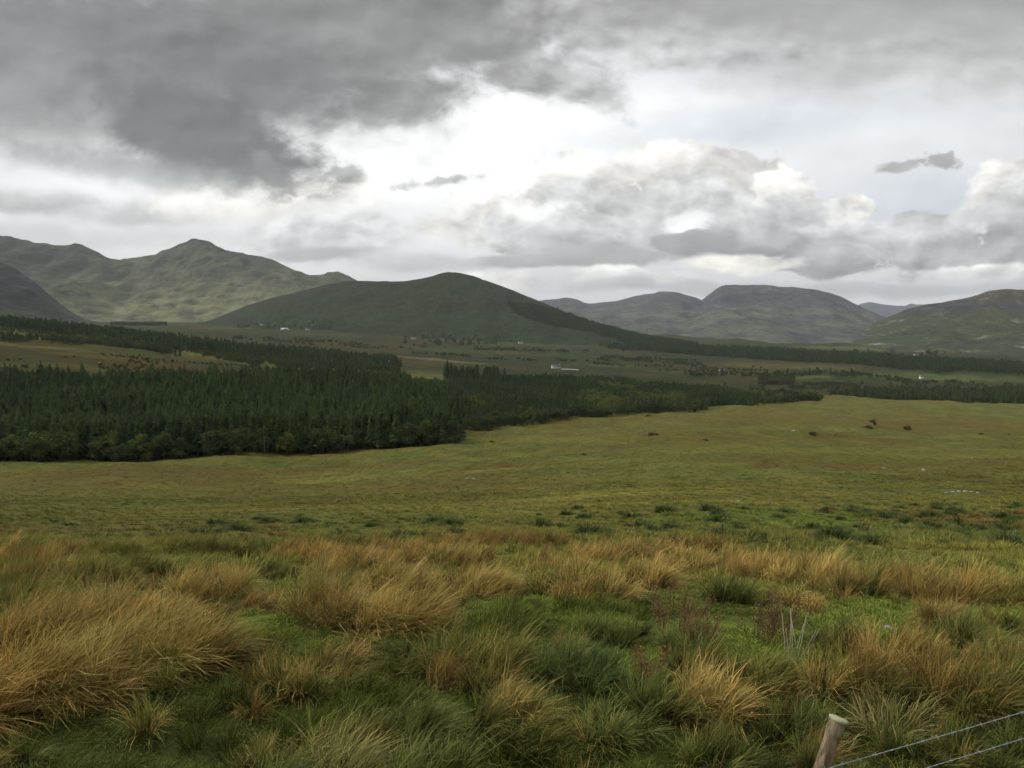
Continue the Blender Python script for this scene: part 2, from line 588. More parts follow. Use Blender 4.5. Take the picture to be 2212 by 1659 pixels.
def plain(name, c, rough=0.8, var=0.25, scale=3.0, trans=0.0, spec=0.2):
    m, N = new_mat(name)
    tc = N.n('ShaderNodeTexCoord').outputs['Object']
    n = N.noise(tc, scale, 5, 0.6)
    col = N.mix(n, [q * (1 - var) for q in c], [min(1, q * (1 + var)) for q in c])
    finish(N, col, rough, bump(N, n, 0.3, 0.02), trans, spec)
    return m

# ------------------------------------------------------------------ ground cover colours (what grows there)
C_OLIVE = np.array([0.142, 0.140, 0.036])
C_GREEN = np.array([0.110, 0.126, 0.033])
C_YELLOW = np.array([0.205, 0.200, 0.048])
C_BROWN = np.array([0.135, 0.090, 0.028])
C_RUST = np.array([0.150, 0.104, 0.032])
C_MOSS = np.array([0.112, 0.148, 0.028])
C_VALLEY = np.array([0.030, 0.038, 0.015])
C_BOG = np.array([0.052, 0.046, 0.017])
C_FIELD = np.array([0.085, 0.118, 0.034])
C_HAY = np.array([0.230, 0.200, 0.085])

# patches of different growth on the ground: (photo x, depth m, half width m, half length m, colour, strength)
PATCH = [
    (200, 660, 280, 140, np.array([0.062, 0.060, 0.019]), 0.92),
    (130, 600, 150, 90, np.array([0.052, 0.050, 0.017]), 1.0), (40, 690, 95, 16, np.array([0.120, 0.104, 0.030]), 0.9), (290, 660, 70, 9, np.array([0.105, 0.092, 0.028]), 0.8), (100, 560, 70, 12, C_OLIVE * 0.6, 0.7), (400, 640, 90, 40, C_BROWN * 0.55, 0.8), (560, 720, 80, 60, C_VALLEY * 1.3, 0.8),
    (620, 600, 60, 50, C_BROWN, 0.8), (720, 690, 60, 40, C_BROWN, 0.6),
    (500, 235, 60, 18, C_BROWN, 0.6), (830, 175, 50, 20, C_YELLOW, 0.5), (250, 200, 50, 20, C_BROWN, 0.5), (1060, 185, 16, 6, C_BROWN, 0.9),
    (700, 120, 45, 22, C_RUST * 0.9, 0.45), (200, 105, 30, 12, C_OLIVE, 0.6), (1170, 72, 7, 5, C_HAY * 0.75, 0.7), (1380, 78, 10, 5, C_YELLOW * 1.1, 0.8),
    (1330, 88, 10, 4, C_YELLOW, 0.7), (1640, 330, 70, 40, C_RUST, 0.2), (1500, 350, 50, 40, C_RUST, 0.18), (1850, 520, 120, 90, C_RUST, 0.25),
    (2100, 480, 80, 80, C_BROWN, 0.3), (2150, 150, 30, 30, C_BROWN, 0.3), (1400, 480, 60, 60, C_BROWN, 0.3), (1200, 330, 30, 40, C_YELLOW, 0.5),
    (1950, 46, 12, 6, C_MOSS, 0.6), (1650, 44, 10, 6, C_MOSS, 0.5), (2120, 44, 5, 6, C_BROWN, 0.8), (1750, 36, 8, 3, C_GREEN, 0.8),
    (900, 60, 25, 12, C_YELLOW, 0.35), (400, 50, 20, 8, C_GREEN, 0.5), (1950, 250, 60, 40, C_YELLOW, 0.35), (1750, 200, 40, 25, C_GREEN, 0.5),
    # valley
    (960, 1330, 95, 16, C_HAY * 0.7, 0.9), (860, 1330, 40, 12, C_HAY * 0.6, 0.7), (1480, 1290, 90, 45, C_OLIVE * 0.5, 0.8), (1320, 1420, 40, 30, C_FIELD, 0.6),
    (1690, 1560, 130, 90, C_OLIVE * 0.55, 0.9), (1000, 1800, 160, 90, C_FIELD * 0.7, 0.5), (1700, 1270, 60, 60, C_FIELD, 0.8), (1890, 1320, 60, 60, C_FIELD * 0.8, 0.9),
    (2040, 1330, 70, 80, C_FIELD * 0.85, 1.0), (2150, 1290, 60, 60, C_FIELD * 0.75, 0.8), (1900, 960, 140, 40, C_BOG, 0.7),
    (1100, 2300, 250, 60, C_FIELD * 0.7, 0.5), (700, 2300, 120, 90, C_FIELD * 0.8, 0.6), (480, 2500, 90, 70, C_HAY * 0.6, 0.8),
    (1850, 2700, 200, 120, C_FIELD, 0.8), (2030, 2600, 120, 80, C_FIELD, 0.8),
]


def cover(X, Y):
    X = np.asarray(X, float)
    Y = np.asarray(Y, float)
    D = np.maximum(Y, 0.3)
    n1 = fbm(X / 7, Y / 11, 21, 4)[..., None]
    n2 = fbm(X / 30, Y / 60, 22, 4)[..., None]
    n3 = fbm(X / 1.3, Y / 1.6, 23, 3)[..., None]
    n4 = fbm(X / 140, Y / 260, 24, 4)[..., None]
    c = C_OLIVE + (C_GREEN - C_OLIVE) * sm(n1 + n2, -0.25, 0.5)
    c = c + (C_YELLOW - c) * sm(n2 - 0.6 * n1, 0.10, 0.65) * 0.5
    c = c + (C_BROWN - c) * sm(n1 * 0.6 - n2, 0.12, 0.6) * 0.5
    near = (1 - sm(D, 9.6, 13.5))[..., None]
    wet = np.array([0.052, 0.064, 0.015])
    cn = wet + (C_MOSS - wet) * sm(n3 + n1 + 0.7 * sm(D, 6.2, 8.5)[..., None] - 0.35, -0.15, 0.6)
    cn = cn + (C_BROWN * 0.8 - cn) * sm(-n3 + n1, 0.35, 0.8) * 0.6
    c = c * (1 - near) + cn * near
    vw = sm(D, 780, 1050)[..., None]
    cv = C_BOG + (C_VALLEY - C_BOG) * sm(n4 + 0.4 * n2, -0.25, 0.25)
    cv = cv + (C_FIELD * 0.6 - cv) * sm(n4 - 0.5 * n2, 0.3, 0.6) * 0.5
    c = c * (1 - vw) + cv * vw
    wx = fbm(X / 25, Y / 25, 31, 3)
    for xd, Yp, hw, hl, pc, st in PATCH:
        xp = float(slope(xd, 850)[0]) * Yp
        d = np.sqrt(((X - xp) / hw) ** 2 + ((Y - Yp) / hl) ** 2) + wx * 0.35
        edge = 0.22 if Yp > 1000 else 0.45
        k = (1 - sm(d, 1 - edge, 1 + edge)) * st
        c = c + (pc * (1 + 0.25 * n1) - c) * k[..., None]
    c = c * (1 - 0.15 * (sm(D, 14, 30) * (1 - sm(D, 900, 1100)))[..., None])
    return np.clip(c, 0.01, 0.6)


def mat_ground():
    m, N = new_mat('bog_ground')
    p = pos(N)
    base = attr(N, 'tint')
    fine = N.noise(p, 2.6, 6, 0.65)
    mid = N.noise(N.vmul(p, (0.30, 0.20, 0.3)), 1.0, 6, 0.62)
    big = N.noise(N.vmul(p, (0.035, 0.03, 0.03)), 1.0, 6, 0.6)
    k = N.m('MULTIPLY', N.lin(fine, 0.3, 0.7, 0.62, 1.38), N.m('MULTIPLY', N.lin(mid, 0.3, 0.7, 0.76, 1.24), N.lin(big, 0.32, 0.68, 0.86, 1.14)))
    c = N.scale(base, k)
    hn = N.m('ADD', N.m('MULTIPLY', fine, 0.25), N.m('ADD', mid, N.m('MULTIPLY', big, 3.0)))
    finish(N, c, 0.95, bump(N, hn, 0.9, 1.2), spec=0.05)
    return m


def build_ground():
    fr = np.linspace(-R(41), R(41), 460)
    rest = np.linspace(R(41), 2 * math.pi - R(41), 74)[1:-1]
    az = np.concatenate([fr, rest])
    lr = np.concatenate([np.linspace(math.log(0.6), math.log(5), 30)[:-1], np.linspace(math.log(5), math.log(60), 150)[:-1],
                         np.linspace(math.log(60), math.log(1500), 260)[:-1], np.linspace(math.log(1500), math.log(20500), 66)])
    r = np.exp(lr)
    A, RR = np.meshgrid(az, r)
    X = RR * np.sin(A)
    Y = RR * np.cos(A)
    Z = height(X, Y)
    v = np.stack([X, Y, Z], -1).reshape(-1, 3)
    f = grid_faces(len(r), len(az), True)[:, ::-1]
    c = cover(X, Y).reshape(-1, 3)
    v = np.vstack([v, [[0, 0, float(height(0, 0.3))]]])
    n = len(az)
    q = np.arange(n)
    fan = np.stack([np.full(n, len(v) - 1), (q + 1) % n, q], 1)
    c = np.vstack([c, c[:1]])
    me = mesh('ground', v, [f, fan], mat_ground(), True, c)
    return obj('ground', me, kind='structure', label='open bog and rough pasture sloping down into the valley')


ground = build_ground()


# ------------------------------------------------------------------ hills and mountains
class Hill:
    def __init__(self, name, label, sky, base, back, prof=0.5, rough=0.06, seed=1, foot=-30, mat=None, ncol=300, nrow=90, nscale=600.0, gully=0.03, blur=1.0):
        """sky: [(photo x, photo y, depth of the ridge)]; base: depth of the foot in front [(photo x, depth)]; back: width behind"""
        a = np.array(sky, float)
        s, t = slope(a[:, 0], a[:, 1])
        self.s0, self.s1 = s[0], s[-1]
        self.blur = blur
        self.s, self.rz, self.ry = s, t * a[:, 2] + EYE, a[:, 2]
        b = np.array(base, float)
        self.bs, self.by = slope(b[:, 0], 750)[0], b[:, 1]
        self.back, self.prof, self.rough, self.seed, self.foot, self.ns, self.gully = back, prof, rough, seed, foot, nscale, gully
        S = np.linspace(self.s0, self.s1, ncol)
        q = np.concatenate([np.linspace(0, 1, nrow), np.linspace(1, 2, 16)[1:]])
        Q, SS = np.meshgrid(q, S, indexing='ij')
        X, Y, Z = self.point(SS, Q)
        f = grid_faces(len(q), ncol)
        me = mesh(name, np.stack([X, Y, Z], -1).reshape(-1, 3), f, mat, True)
        self.ob = obj(name, me, kind='structure', label=label)

    def ridge(self, s):
        # smooth the traced ridge line a little so that no kinks show
        z = sum(np.interp(s + d * self.blur, self.s, self.rz) for d in (-0.006, -0.003, 0, 0.003, 0.006)) / 5
        y = np.interp(s, self.s, self.ry)
        return z, y

    def point(self, s, q):
        rz, ry = self.ridge(s)
        by = np.interp(s, self.bs, self.by)
        qf = np.clip(q, 0, 1)
        qb = np.clip(q - 1, 0, 1)
        Y = by + (ry - by) * qf + self.back * qb
        X = s * Y
        g = height(X, Y) - 4 + self.foot * (1 - qf) * 0.2
        shape = (1 - self.prof) * qf + self.prof * (qf * qf * (3 - 2 * qf))
        shape = np.where(qf < 1, np.sin(shape * math.pi / 2) * 0.35 + shape * 0.65, 1.0)
        hgt = np.maximum(rz - g, -2)
        env = np.sin(np.clip(qf, 0, 1) * math.pi) ** 0.8
        n = fbm(X / self.ns, Y / self.ns, self.seed, 5)
        rid = 1 - np.abs(fbm(X / (self.ns * 0.45), Y / (self.ns * 1.3), self.seed + 9, 4)) * 2.2
        fine = fbm(X / (self.ns * 0.09), Y / (self.ns * 0.16), self.seed + 5, 4)
        z = g + hgt * shape * (1 - qb * qb * (3 - 2 * qb))
        z = z + hgt * env * (self.rough * n + self.gully * (rid - 0.5))
        z = z + hgt * (self.rough * 0.16) * fine * np.where(qf < 1, 1.0, 0.6) * sm(qf, 0.02, 0.3)
        return X, Y, z - qb * 60


def mat_hill(name, grass, dark, rock, lowgrass=None, rockamt=0.45, scale=1.0, lowz=120.0, top=None):
    m, N = new_mat(name)
    p = pos(N)
    a = N.noise(N.vmul(p, (0.0016 * scale, 0.0009 * scale, 0.004)), 1.0, 8, 0.62)
    b = N.noise(N.vmul(p, (0.006 * scale, 0.003 * scale, 0.02)), 1.0, 9, 0.68)
    c = N.noise(N.vmul(p, (0.028 * scale, 0.012 * scale, 0.06)), 1.0, 7, 0.7)
    z = N.sep(p)[2]
    col = N.mix(N.sstep(a, 0.38, 0.62), grass, dark)
    if lowgrass is not None:
        k = N.m('MULTIPLY', N.sstep(z, lowz, lowz * 0.15), N.sstep(N.m('ADD', b, N.m('MULTIPLY', a, 0.6)), 0.62, 0.92))
        col = N.mix(k, col, lowgrass)
    if top is not None:
        col = N.mix(N.m('MULTIPLY', N.sstep(z, lowz, lowz * 3.0), N.sstep(b, 0.35, 0.6)), col, top)
    r = N.m('MULTIPLY', N.sstep(N.m('ADD', N.m('MULTIPLY', b, 0.6), N.m('MULTIPLY', c, 0.4)), 0.53, 0.66), rockamt)
    col = N.mix(r, col, rock)
    col = N.scale(col, N.m('MULTIPLY', N.lin(c, 0.3, 0.7, 0.66, 1.34), N.lin(b, 0.3, 0.7, 0.72, 1.28)))
    h = N.m('ADD', N.m('MULTIPLY', b, 2.0), N.m('MULTIPLY', c, 0.6))
    finish(N, col, 0.95, bump(N, h, 0.9, 16.0), spec=0.03)
    return m


H_FAR = Hill('mountain', 'faint blue mountain ridge seen far off through the gap between the hills',
             [(1780, 690, 16000), (1840, 668, 16000), (1858, 656, 16000), (1880, 652, 16000), (1905, 657, 16000), (1930, 660, 16000), (1955, 661, 16000), (1968, 655, 16000),
              (1980, 658, 16000), (1992, 657, 16000), (2010, 664, 16000), (2080, 680, 16000)],
             [(1780, 12500), (2080, 12500)], 2500, seed=3, rough=0.08, nscale=900, blur=0.25,
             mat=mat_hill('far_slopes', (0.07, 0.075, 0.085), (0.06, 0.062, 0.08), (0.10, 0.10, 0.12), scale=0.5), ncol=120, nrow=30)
H_RIGHT_A = Hill('mountain', 'hazy grey mountain with a low double top right of the centre hill',
                 [(1000, 680, 9000), (1120, 660, 9000), (1175, 650, 9000), (1200, 648, 9000), (1215, 646, 9000), (1240, 648, 9000), (1256, 655, 9000), (1272, 660, 9000), (1300, 656, 8900),
                  (1340, 651, 8800), (1380, 640, 8700), (1410, 634, 8600), (1432, 632, 8600), (1465, 635, 8600), (1500, 644, 8600), (1540, 660, 8600), (1620, 685, 8600), (1700, 720, 8600), (1780, 745, 8600)],
                 [(1000, 3900), (1300, 3500), (1780, 3200)], 2500, seed=14, rough=0.13, gully=0.14, nscale=900,
                 mat=mat_hill('grey_mountain_slopes', (0.092, 0.100, 0.102), (0.082, 0.083, 0.106), (0.13, 0.13, 0.145), (0.115, 0.127, 0.098), 0.35), nrow=80)  # slope colours lightened and blued to carry sunlight and haze
H_RIGHT_B = Hill('mountain', 'broad flat-topped hazy mountain in the right half behind the dark plantation',
                 [(1380, 745, 8000), (1450, 690, 8000), (1500, 660, 8000), (1520, 648, 8000), (1535, 636, 8000), (1548, 627, 8000), (1560, 621, 8000), (1575, 619, 8000), (1590, 621, 8000), (1650, 620, 8000),
                  (1700, 622, 8000), (1740, 626, 8000), (1780, 632, 8000), (1805, 638, 8000), (1825, 647, 7900), (1845, 657, 7800), (1870, 668, 7700), (1900, 680, 7600), (1950, 698, 7400), (2020, 715, 7200), (2120, 740, 7000)],
                 [(1380, 3200), (1700, 2900), (2120, 2900)], 2500, seed=25, rough=0.12, gully=0.15, nscale=850,
                 mat=mat_hill('flat_top_slopes', (0.092, 0.098, 0.100), (0.080, 0.081, 0.104), (0.12, 0.12, 0.14), (0.118, 0.128, 0.098), 0.3, top=(0.092, 0.088, 0.096), lowz=110), nrow=90)  # sunlight and distance haze mixed into these pale slope colours
H_LEFT = Hill('mountain', 'tall green mountain with a rounded summit and long shoulder at the left',
              [(-500, 560, 6000), (-250, 520, 6200), (-100, 512, 6300), (0, 516, 6400), (20, 518, 6400), (40, 522, 6400), (80, 527, 6400), (130, 529, 6400), (160, 527, 6400), (172, 531, 6400), (190, 541, 6400), (215, 548, 6400), (236, 558, 6400),
               (262, 560, 6500), (290, 561, 6500), (312, 557, 6500), (335, 552, 6500), (350, 543, 6500), (368, 538, 6500), (385, 529, 6500), (402, 522, 6500), (424, 519, 6500), (444, 523, 6500), (462, 532, 6500), (490, 544, 6500), (515, 551, 6500), (545, 556, 6500),
               (575, 559, 6500), (592, 564, 6500), (612, 573, 6500), (630, 582, 6500), (655, 592, 6500), (675, 597, 6600), (695, 596, 6700), (712, 592, 6800), (730, 592, 6800), (748, 597, 6800), (765, 605, 6800), (800, 622, 6800), (860, 650, 6800), (950, 680, 6800)],
              [(-500, 3600), (0, 3900), (250, 4600), (420, 4800), (600, 4300), (950, 4300)], 3000, seed=31, rough=0.17, gully=0.17, nscale=800, prof=0.3, blur=0.5,
              mat=mat_hill('left_mountain_slopes', (0.112, 0.118, 0.068), (0.060, 0.065, 0.051), (0.09, 0.09, 0.092), (0.200, 0.204, 0.100), 0.4, lowz=380), ncol=420, nrow=140)  # low grass paled, slopes lightened: patches of sun held in the colour
H_SPUR = Hill('mountain', 'dark steep spur coming down from the left edge of the picture',
              [(-500, 470, 4200), (-250, 500, 4200), (-100, 530, 4200), (0, 564, 4200), (30, 580, 4200), (60, 600, 4200), (90, 622, 4200), (115, 645, 4200), (140, 664, 4200), (160, 678, 4200), (185, 691, 4200), (230, 697, 4200)],
              [(-500, 2300), (0, 2900), (230, 3900)], 1500, seed=42, rough=0.16, gully=0.2, nscale=420, prof=0.25,
              mat=mat_hill('spur_slopes', (0.052, 0.060, 0.036), (0.034, 0.036, 0.036), (0.080, 0.078, 0.085), None, 0.55), ncol=220, nrow=90)
H_RIGHT = Hill('mountain', 'rocky brown and green hillside rising at the right edge of the picture',
               [(1600, 775, 4600), (1700, 752, 4700), (1800, 728, 4800), (1850, 712, 4800), (1900, 692, 4800), (1930, 680, 4800), (1960, 668, 4800), (2000, 658, 4800), (2030, 654, 4800), (2060, 649, 4800), (2090, 643, 4800), (2115, 636, 4800),
                (2140, 629, 4800), (2170, 625, 4800), (2200, 627, 4800), (2240, 628, 4800), (2350, 620, 4800), (2500, 600, 4800), (2800, 610, 4800)],
               [(1600, 2900), (2000, 2250), (2300, 1950), (2800, 1850)], 2000, seed=57, rough=0.15, gully=0.2, nscale=480, prof=0.35, blur=0.6,
               mat=mat_hill('rocky_hill_slopes', (0.080, 0.084, 0.048), (0.058, 0.057, 0.072), (0.19, 0.185, 0.20), (0.060, 0.080, 0.034), 0.9, lowz=60, scale=1.6, top=(0.105, 0.08, 0.045)), ncol=300, nrow=110)
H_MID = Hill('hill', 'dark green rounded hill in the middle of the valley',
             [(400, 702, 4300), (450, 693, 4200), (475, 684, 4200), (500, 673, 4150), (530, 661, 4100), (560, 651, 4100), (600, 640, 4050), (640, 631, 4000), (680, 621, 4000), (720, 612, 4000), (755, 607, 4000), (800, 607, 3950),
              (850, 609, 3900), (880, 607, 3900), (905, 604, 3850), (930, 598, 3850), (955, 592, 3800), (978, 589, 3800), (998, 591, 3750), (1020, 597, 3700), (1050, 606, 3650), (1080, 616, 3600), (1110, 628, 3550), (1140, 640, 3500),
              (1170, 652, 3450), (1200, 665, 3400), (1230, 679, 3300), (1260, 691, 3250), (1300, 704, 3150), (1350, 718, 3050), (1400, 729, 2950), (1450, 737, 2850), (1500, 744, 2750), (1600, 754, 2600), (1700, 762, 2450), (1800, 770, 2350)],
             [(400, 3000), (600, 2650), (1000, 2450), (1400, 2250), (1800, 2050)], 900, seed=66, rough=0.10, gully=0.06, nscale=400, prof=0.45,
             mat=mat_hill('centre_hill_slopes', (0.033, 0.045, 0.022), (0.036, 0.036, 0.022), (0.048, 0.050, 0.044), (0.032, 0.050, 0.020), 0.28, lowz=60, scale=1.8), ncol=420, nrow=120)  # dark heather tones that also hold a cloud's shadow in the colour
HILLS = {'mid': H_MID, 'right': H_RIGHT}


def build_haze():
    m = bpy.data.materials.new('air')
    m.use_nodes = True
    N = Net(m.node_tree)
    out = N.n('ShaderNodeOutputMaterial')
    pv = N.n('ShaderNodeVolumePrincipled')
    pv.inputs['Color'].default_value = (0.84, 0.90, 1.0, 1)
    pv.inputs['Density'].default_value = 2.9e-5
    pv.inputs['Anisotropy'].default_value = 0.0
    N.nt.links.new(pv.outputs[0], out.inputs['Volume'])
    b = MB()
    b.box((-21500, -21500, -260), (21500, 21500, 900))
    obj('haze', b.build('haze', m), kind='stuff', label='thin blue-grey haze filling the air of the valley')


build_haze()

# ------------------------------------------------------------------ lines of sight to ground or hills
def sight(xd, yd, hills=('mid', 'right')):
    s, t = [float(k) for k in slope(xd, yd)]
    best = None
    Y = np.exp(np.linspace(math.log(3.0), math.log(9000), 2400))
    hit = (EYE + t * Y) <= height(s * Y, Y)
    if hit.any():
        k = int(np.argmax(hit))
        best = (s * Y[k], float(Y[k]), float(height(s * Y[k], Y[k])))
    for h in hills:
        H = HILLS[h]
        if not (H.s0 < s < H.s1):
            continue
        q = np.linspace(0, 1, 500)
        hx, hy, hz = H.point(np.full(500, s), q)
        hit = (EYE + t * hy) <= hz
        if hit.any():
            k = int(np.argmax(hit))
            if best is None or hy[k] < best[1]:
                best = (float(hx[k]), float(hy[k]), float(hz[k]))
    return best


# ------------------------------------------------------------------ instanced masses (kind stuff)
def scatter(name, pts, protos, idx, rot, scl, tint=None, **props):
    n = len(pts)
    me = bpy.data.meshes.new(name)
    me.vertices.add(n)
    me.vertices.foreach_set('co', np.asarray(pts, np.float32).ravel())
    a = me.attributes.new('pick', 'INT', 'POINT')
    a.data.foreach_set('value', np.asarray(idx, np.int32))
    r = np.zeros((n, 3), np.float32)
    r[:] = rot if np.ndim(rot) == 2 else np.stack([np.zeros(n), np.zeros(n), rot], 1)
    a = me.attributes.new('turn', 'FLOAT_VECTOR', 'POINT')
    a.data.foreach_set('vector', r.ravel())
    sc = np.zeros((n, 3), np.float32)
    sc[:] = scl if np.ndim(scl) == 2 else np.repeat(np.asarray(scl, float)[:, None], 3, 1)
    a = me.attributes.new('size', 'FLOAT_VECTOR', 'POINT')
    a.data.foreach_set('vector', sc.ravel())
    if tint is not None:
        c = np.ones((n, 4), np.float32)
        c[:, :3] = tint
        a = me.attributes.new('tint', 'FLOAT_COLOR', 'POINT')
        a.data.foreach_set('color', c.ravel())
    o = obj(name, me, kind='stuff', **props)
    ng = bpy.data.node_groups.new(name + '_nodes', 'GeometryNodeTree')
    ng.interface.new_socket('Geometry', in_out='INPUT', socket_type='NodeSocketGeometry')
    ng.interface.new_socket('Geometry', in_out='OUTPUT', socket_type='NodeSocketGeometry')
    gi = ng.nodes.new('NodeGroupInput')
    go = ng.nodes.new('NodeGroupOutput')
    ci = ng.nodes.new('GeometryNodeCollectionInfo')
    ci.inputs['Collection'].default_value = protos
    ci.inputs['Separate Children'].default_value = True
    ci.inputs['Reset Children'].default_value = True
    ip = ng.nodes.new('GeometryNodeInstanceOnPoints')
    ip.inputs['Pick Instance'].default_value = True

    def na(nm, dt):
        k = ng.nodes.new('GeometryNodeInputNamedAttribute')
        k.data_type = dt
        k.inputs['Name'].default_value = nm
        return [q for q in k.outputs if q.enabled and q.name == 'Attribute'][0]
    L = ng.links.new
    L(gi.outputs[0], ip.inputs['Points'])
    L(ci.outputs[0], ip.inputs['Instance'])
    L(na('pick', 'INT'), ip.inputs['Instance Index'])
    L(na('turn', 'FLOAT_VECTOR'), ip.inputs['Rotation'])
    L(na('size', 'FLOAT_VECTOR'), ip.inputs['Scale'])
    L(ip.outputs[0], go.inputs[0])
    md = o.modifiers.new('scatter', 'NODES')
    md.node_group = ng
    return o


def proto_collection(name, meshes):
    c = bpy.data.collections.new(name)
    for i, me in enumerate(meshes):
        o = bpy.data.objects.new('%s_%02d' % (name, i), me)
        c.objects.link(o)
    return c


def join(parts):
    """one mesh data block from (mesh, mesh) keeping both materials"""
    vs_, fs, ms, base = [], {3: [], 4: []}, [], 0
    mats, mi = [], {3: [], 4: []}
    for k, me in enumerate(parts):
        v = np.zeros(len(me.vertices) * 3, np.float32)
        me.vertices.foreach_get('co', v)
        vs_.append(v.reshape(-1, 3))
        tot = np.zeros(len(me.polygons), np.int32)
        me.polygons.foreach_get('loop_total', tot)
        st = np.zeros(len(me.polygons), np.int32)
        me.polygons.foreach_get('loop_start', st)
        li = np.zeros(len(me.loops), np.int32)
        me.loops.foreach_get('vertex_index', li)
        for c in (3, 4):
            q = st[tot == c]
            if len(q):
                fs[c].append(li[q[:, None] + np.arange(c)] + base)
                mi[c].append(np.full(len(q), k, np.int32))
        base += len(v) // 3
        mats.append(me.materials[0])
    fl, m_ = [], []
    for c in (3, 4):
        if fs[c]:
            fl.append(np.concatenate(fs[c]))
            m_.append(np.concatenate(mi[c]))
    me = mesh('joined', np.concatenate(vs_), fl)
    for m in mats:
        me.materials.append(m)
    me.polygons.foreach_set('material_index', np.concatenate(m_))
    return me


# ------------------------------------------------------------------ trees
def leaf_mat(name, c1, c2, trans=0.15, scale=0.5):
    m, N = new_mat(name)
    oi = N.n('ShaderNodeObjectInfo')
    p = pos(N)
    n = N.noise(p, scale, 4, 0.6)
    stand = N.noise(p, 0.022, 3, 0.5)
    col = N.mix(N.m('ADD', N.m('MULTIPLY', oi.outputs['Random'], 0.6), N.sstep(stand, 0.38, 0.62, 0, 0.4)), c1, c2)
    col = N.scale(col, N.lin(n, 0.3, 0.7, 0.65, 1.4))
    finish(N, col, 0.75, None, trans, spec=0.15)
    return m


M_CONIFER = leaf_mat('conifer_needles', (0.050, 0.085, 0.034), (0.100, 0.150, 0.046), 0.3)
M_PINE = leaf_mat('pine_needles', (0.062, 0.100, 0.048), (0.120, 0.165, 0.052), 0.3)
M_LEAF = leaf_mat('willow_leaves', (0.050, 0.072, 0.026), (0.090, 0.108, 0.036), 0.3)
M_BIRCH = leaf_mat('birch_leaves', (0.110, 0.145, 0.036), (0.155, 0.170, 0.042), 0.3)
M_SHRUB = leaf_mat('gorse_leaves', (0.080, 0.090, 0.032), (0.115, 0.105, 0.042), 0.2)
M_BARK = plain('bark', (0.055, 0.047, 0.038), 0.9, 0.35, 2.0)
M_DEADWOOD = plain('dead_wood', (0.20, 0.19, 0.17), 0.9, 0.3, 2.0)


def conifer(seed, H, Rm, low, mat):
    g = np.random.default_rng(seed)
    t = MB()
    zz = np.linspace(0, H * 0.97, 6)
    bend = np.stack([g.normal(0, 0.05, 6).cumsum(), g.normal(0, 0.05, 6).cumsum(), zz], 1)
    bend[0, :2] = 0
    t.tube(bend, np.linspace(0.17, 0.02, 6) * H / 14, 6)
    V, F, n = [], [], 0
    z = H * low
    while z < H * 0.985:
        rel = (z - H * low) / (H * (1 - low))
        k = int(g.integers(6, 9)) if rel < 0.85 else 4
        a0 = g.uniform(0, 6.28)
        cx = np.interp(z, zz, bend[:, 0])
        cy_ = np.interp(z, zz, bend[:, 1])
        for i in range(k):
            a = a0 + i * 6.283 / k + g.normal(0, 0.22)
            L = Rm * ((1 - rel) ** 0.75) * g.uniform(0.62, 1.18) + 0.16
            up = 0.10 + 0.55 * rel
            tip = np.array([math.cos(a) * L, math.sin(a) * L, L * (up - 0.42) + g.normal(0, 0.12)])
            mid = np.array([math.cos(a) * L * 0.55, math.sin(a) * L * 0.55, L * 0.55 * (up - 0.12)])
            side = np.array([-math.sin(a), math.cos(a), 0]) * L * g.uniform(0.22, 0.34)
            c = np.array([cx, cy_, z])
            drop = np.array([0, 0, -0.18 - 0.22 * L])
            V += [c, c + mid + side + drop * 0.5, c + mid, c + mid - side + drop * 0.5, c + tip, c + mid * 0.8 + drop, c + tip * 0.92 + drop * 0.6]
            F += [(n, n + 1, n + 2), (n, n + 2, n + 3), (n + 1, n + 4, n + 2), (n + 2, n + 4, n + 3), (n, n + 5, n + 2), (n + 2, n + 6, n + 4), (n + 2, n + 5, n + 6)]
            n += 7
        z += H * 0.036 * g.uniform(0.7, 1.25) * (1.15 - 0.55 * rel)
    top = bend[-1]
    for i in range(4):
        a = i * 1.57
        V += [top + (0.10 * math.cos(a), 0.10 * math.sin(a), -0.5), top + (0.10 * math.cos(a + 1.57), 0.10 * math.sin(a + 1.57), -0.5), top + (0, 0, H * 0.045)]
        F.append((n, n + 1, n + 2))
        n += 3
    return t.build('trunk', M_BARK, True), mesh('crown', V, np.array(F), mat)


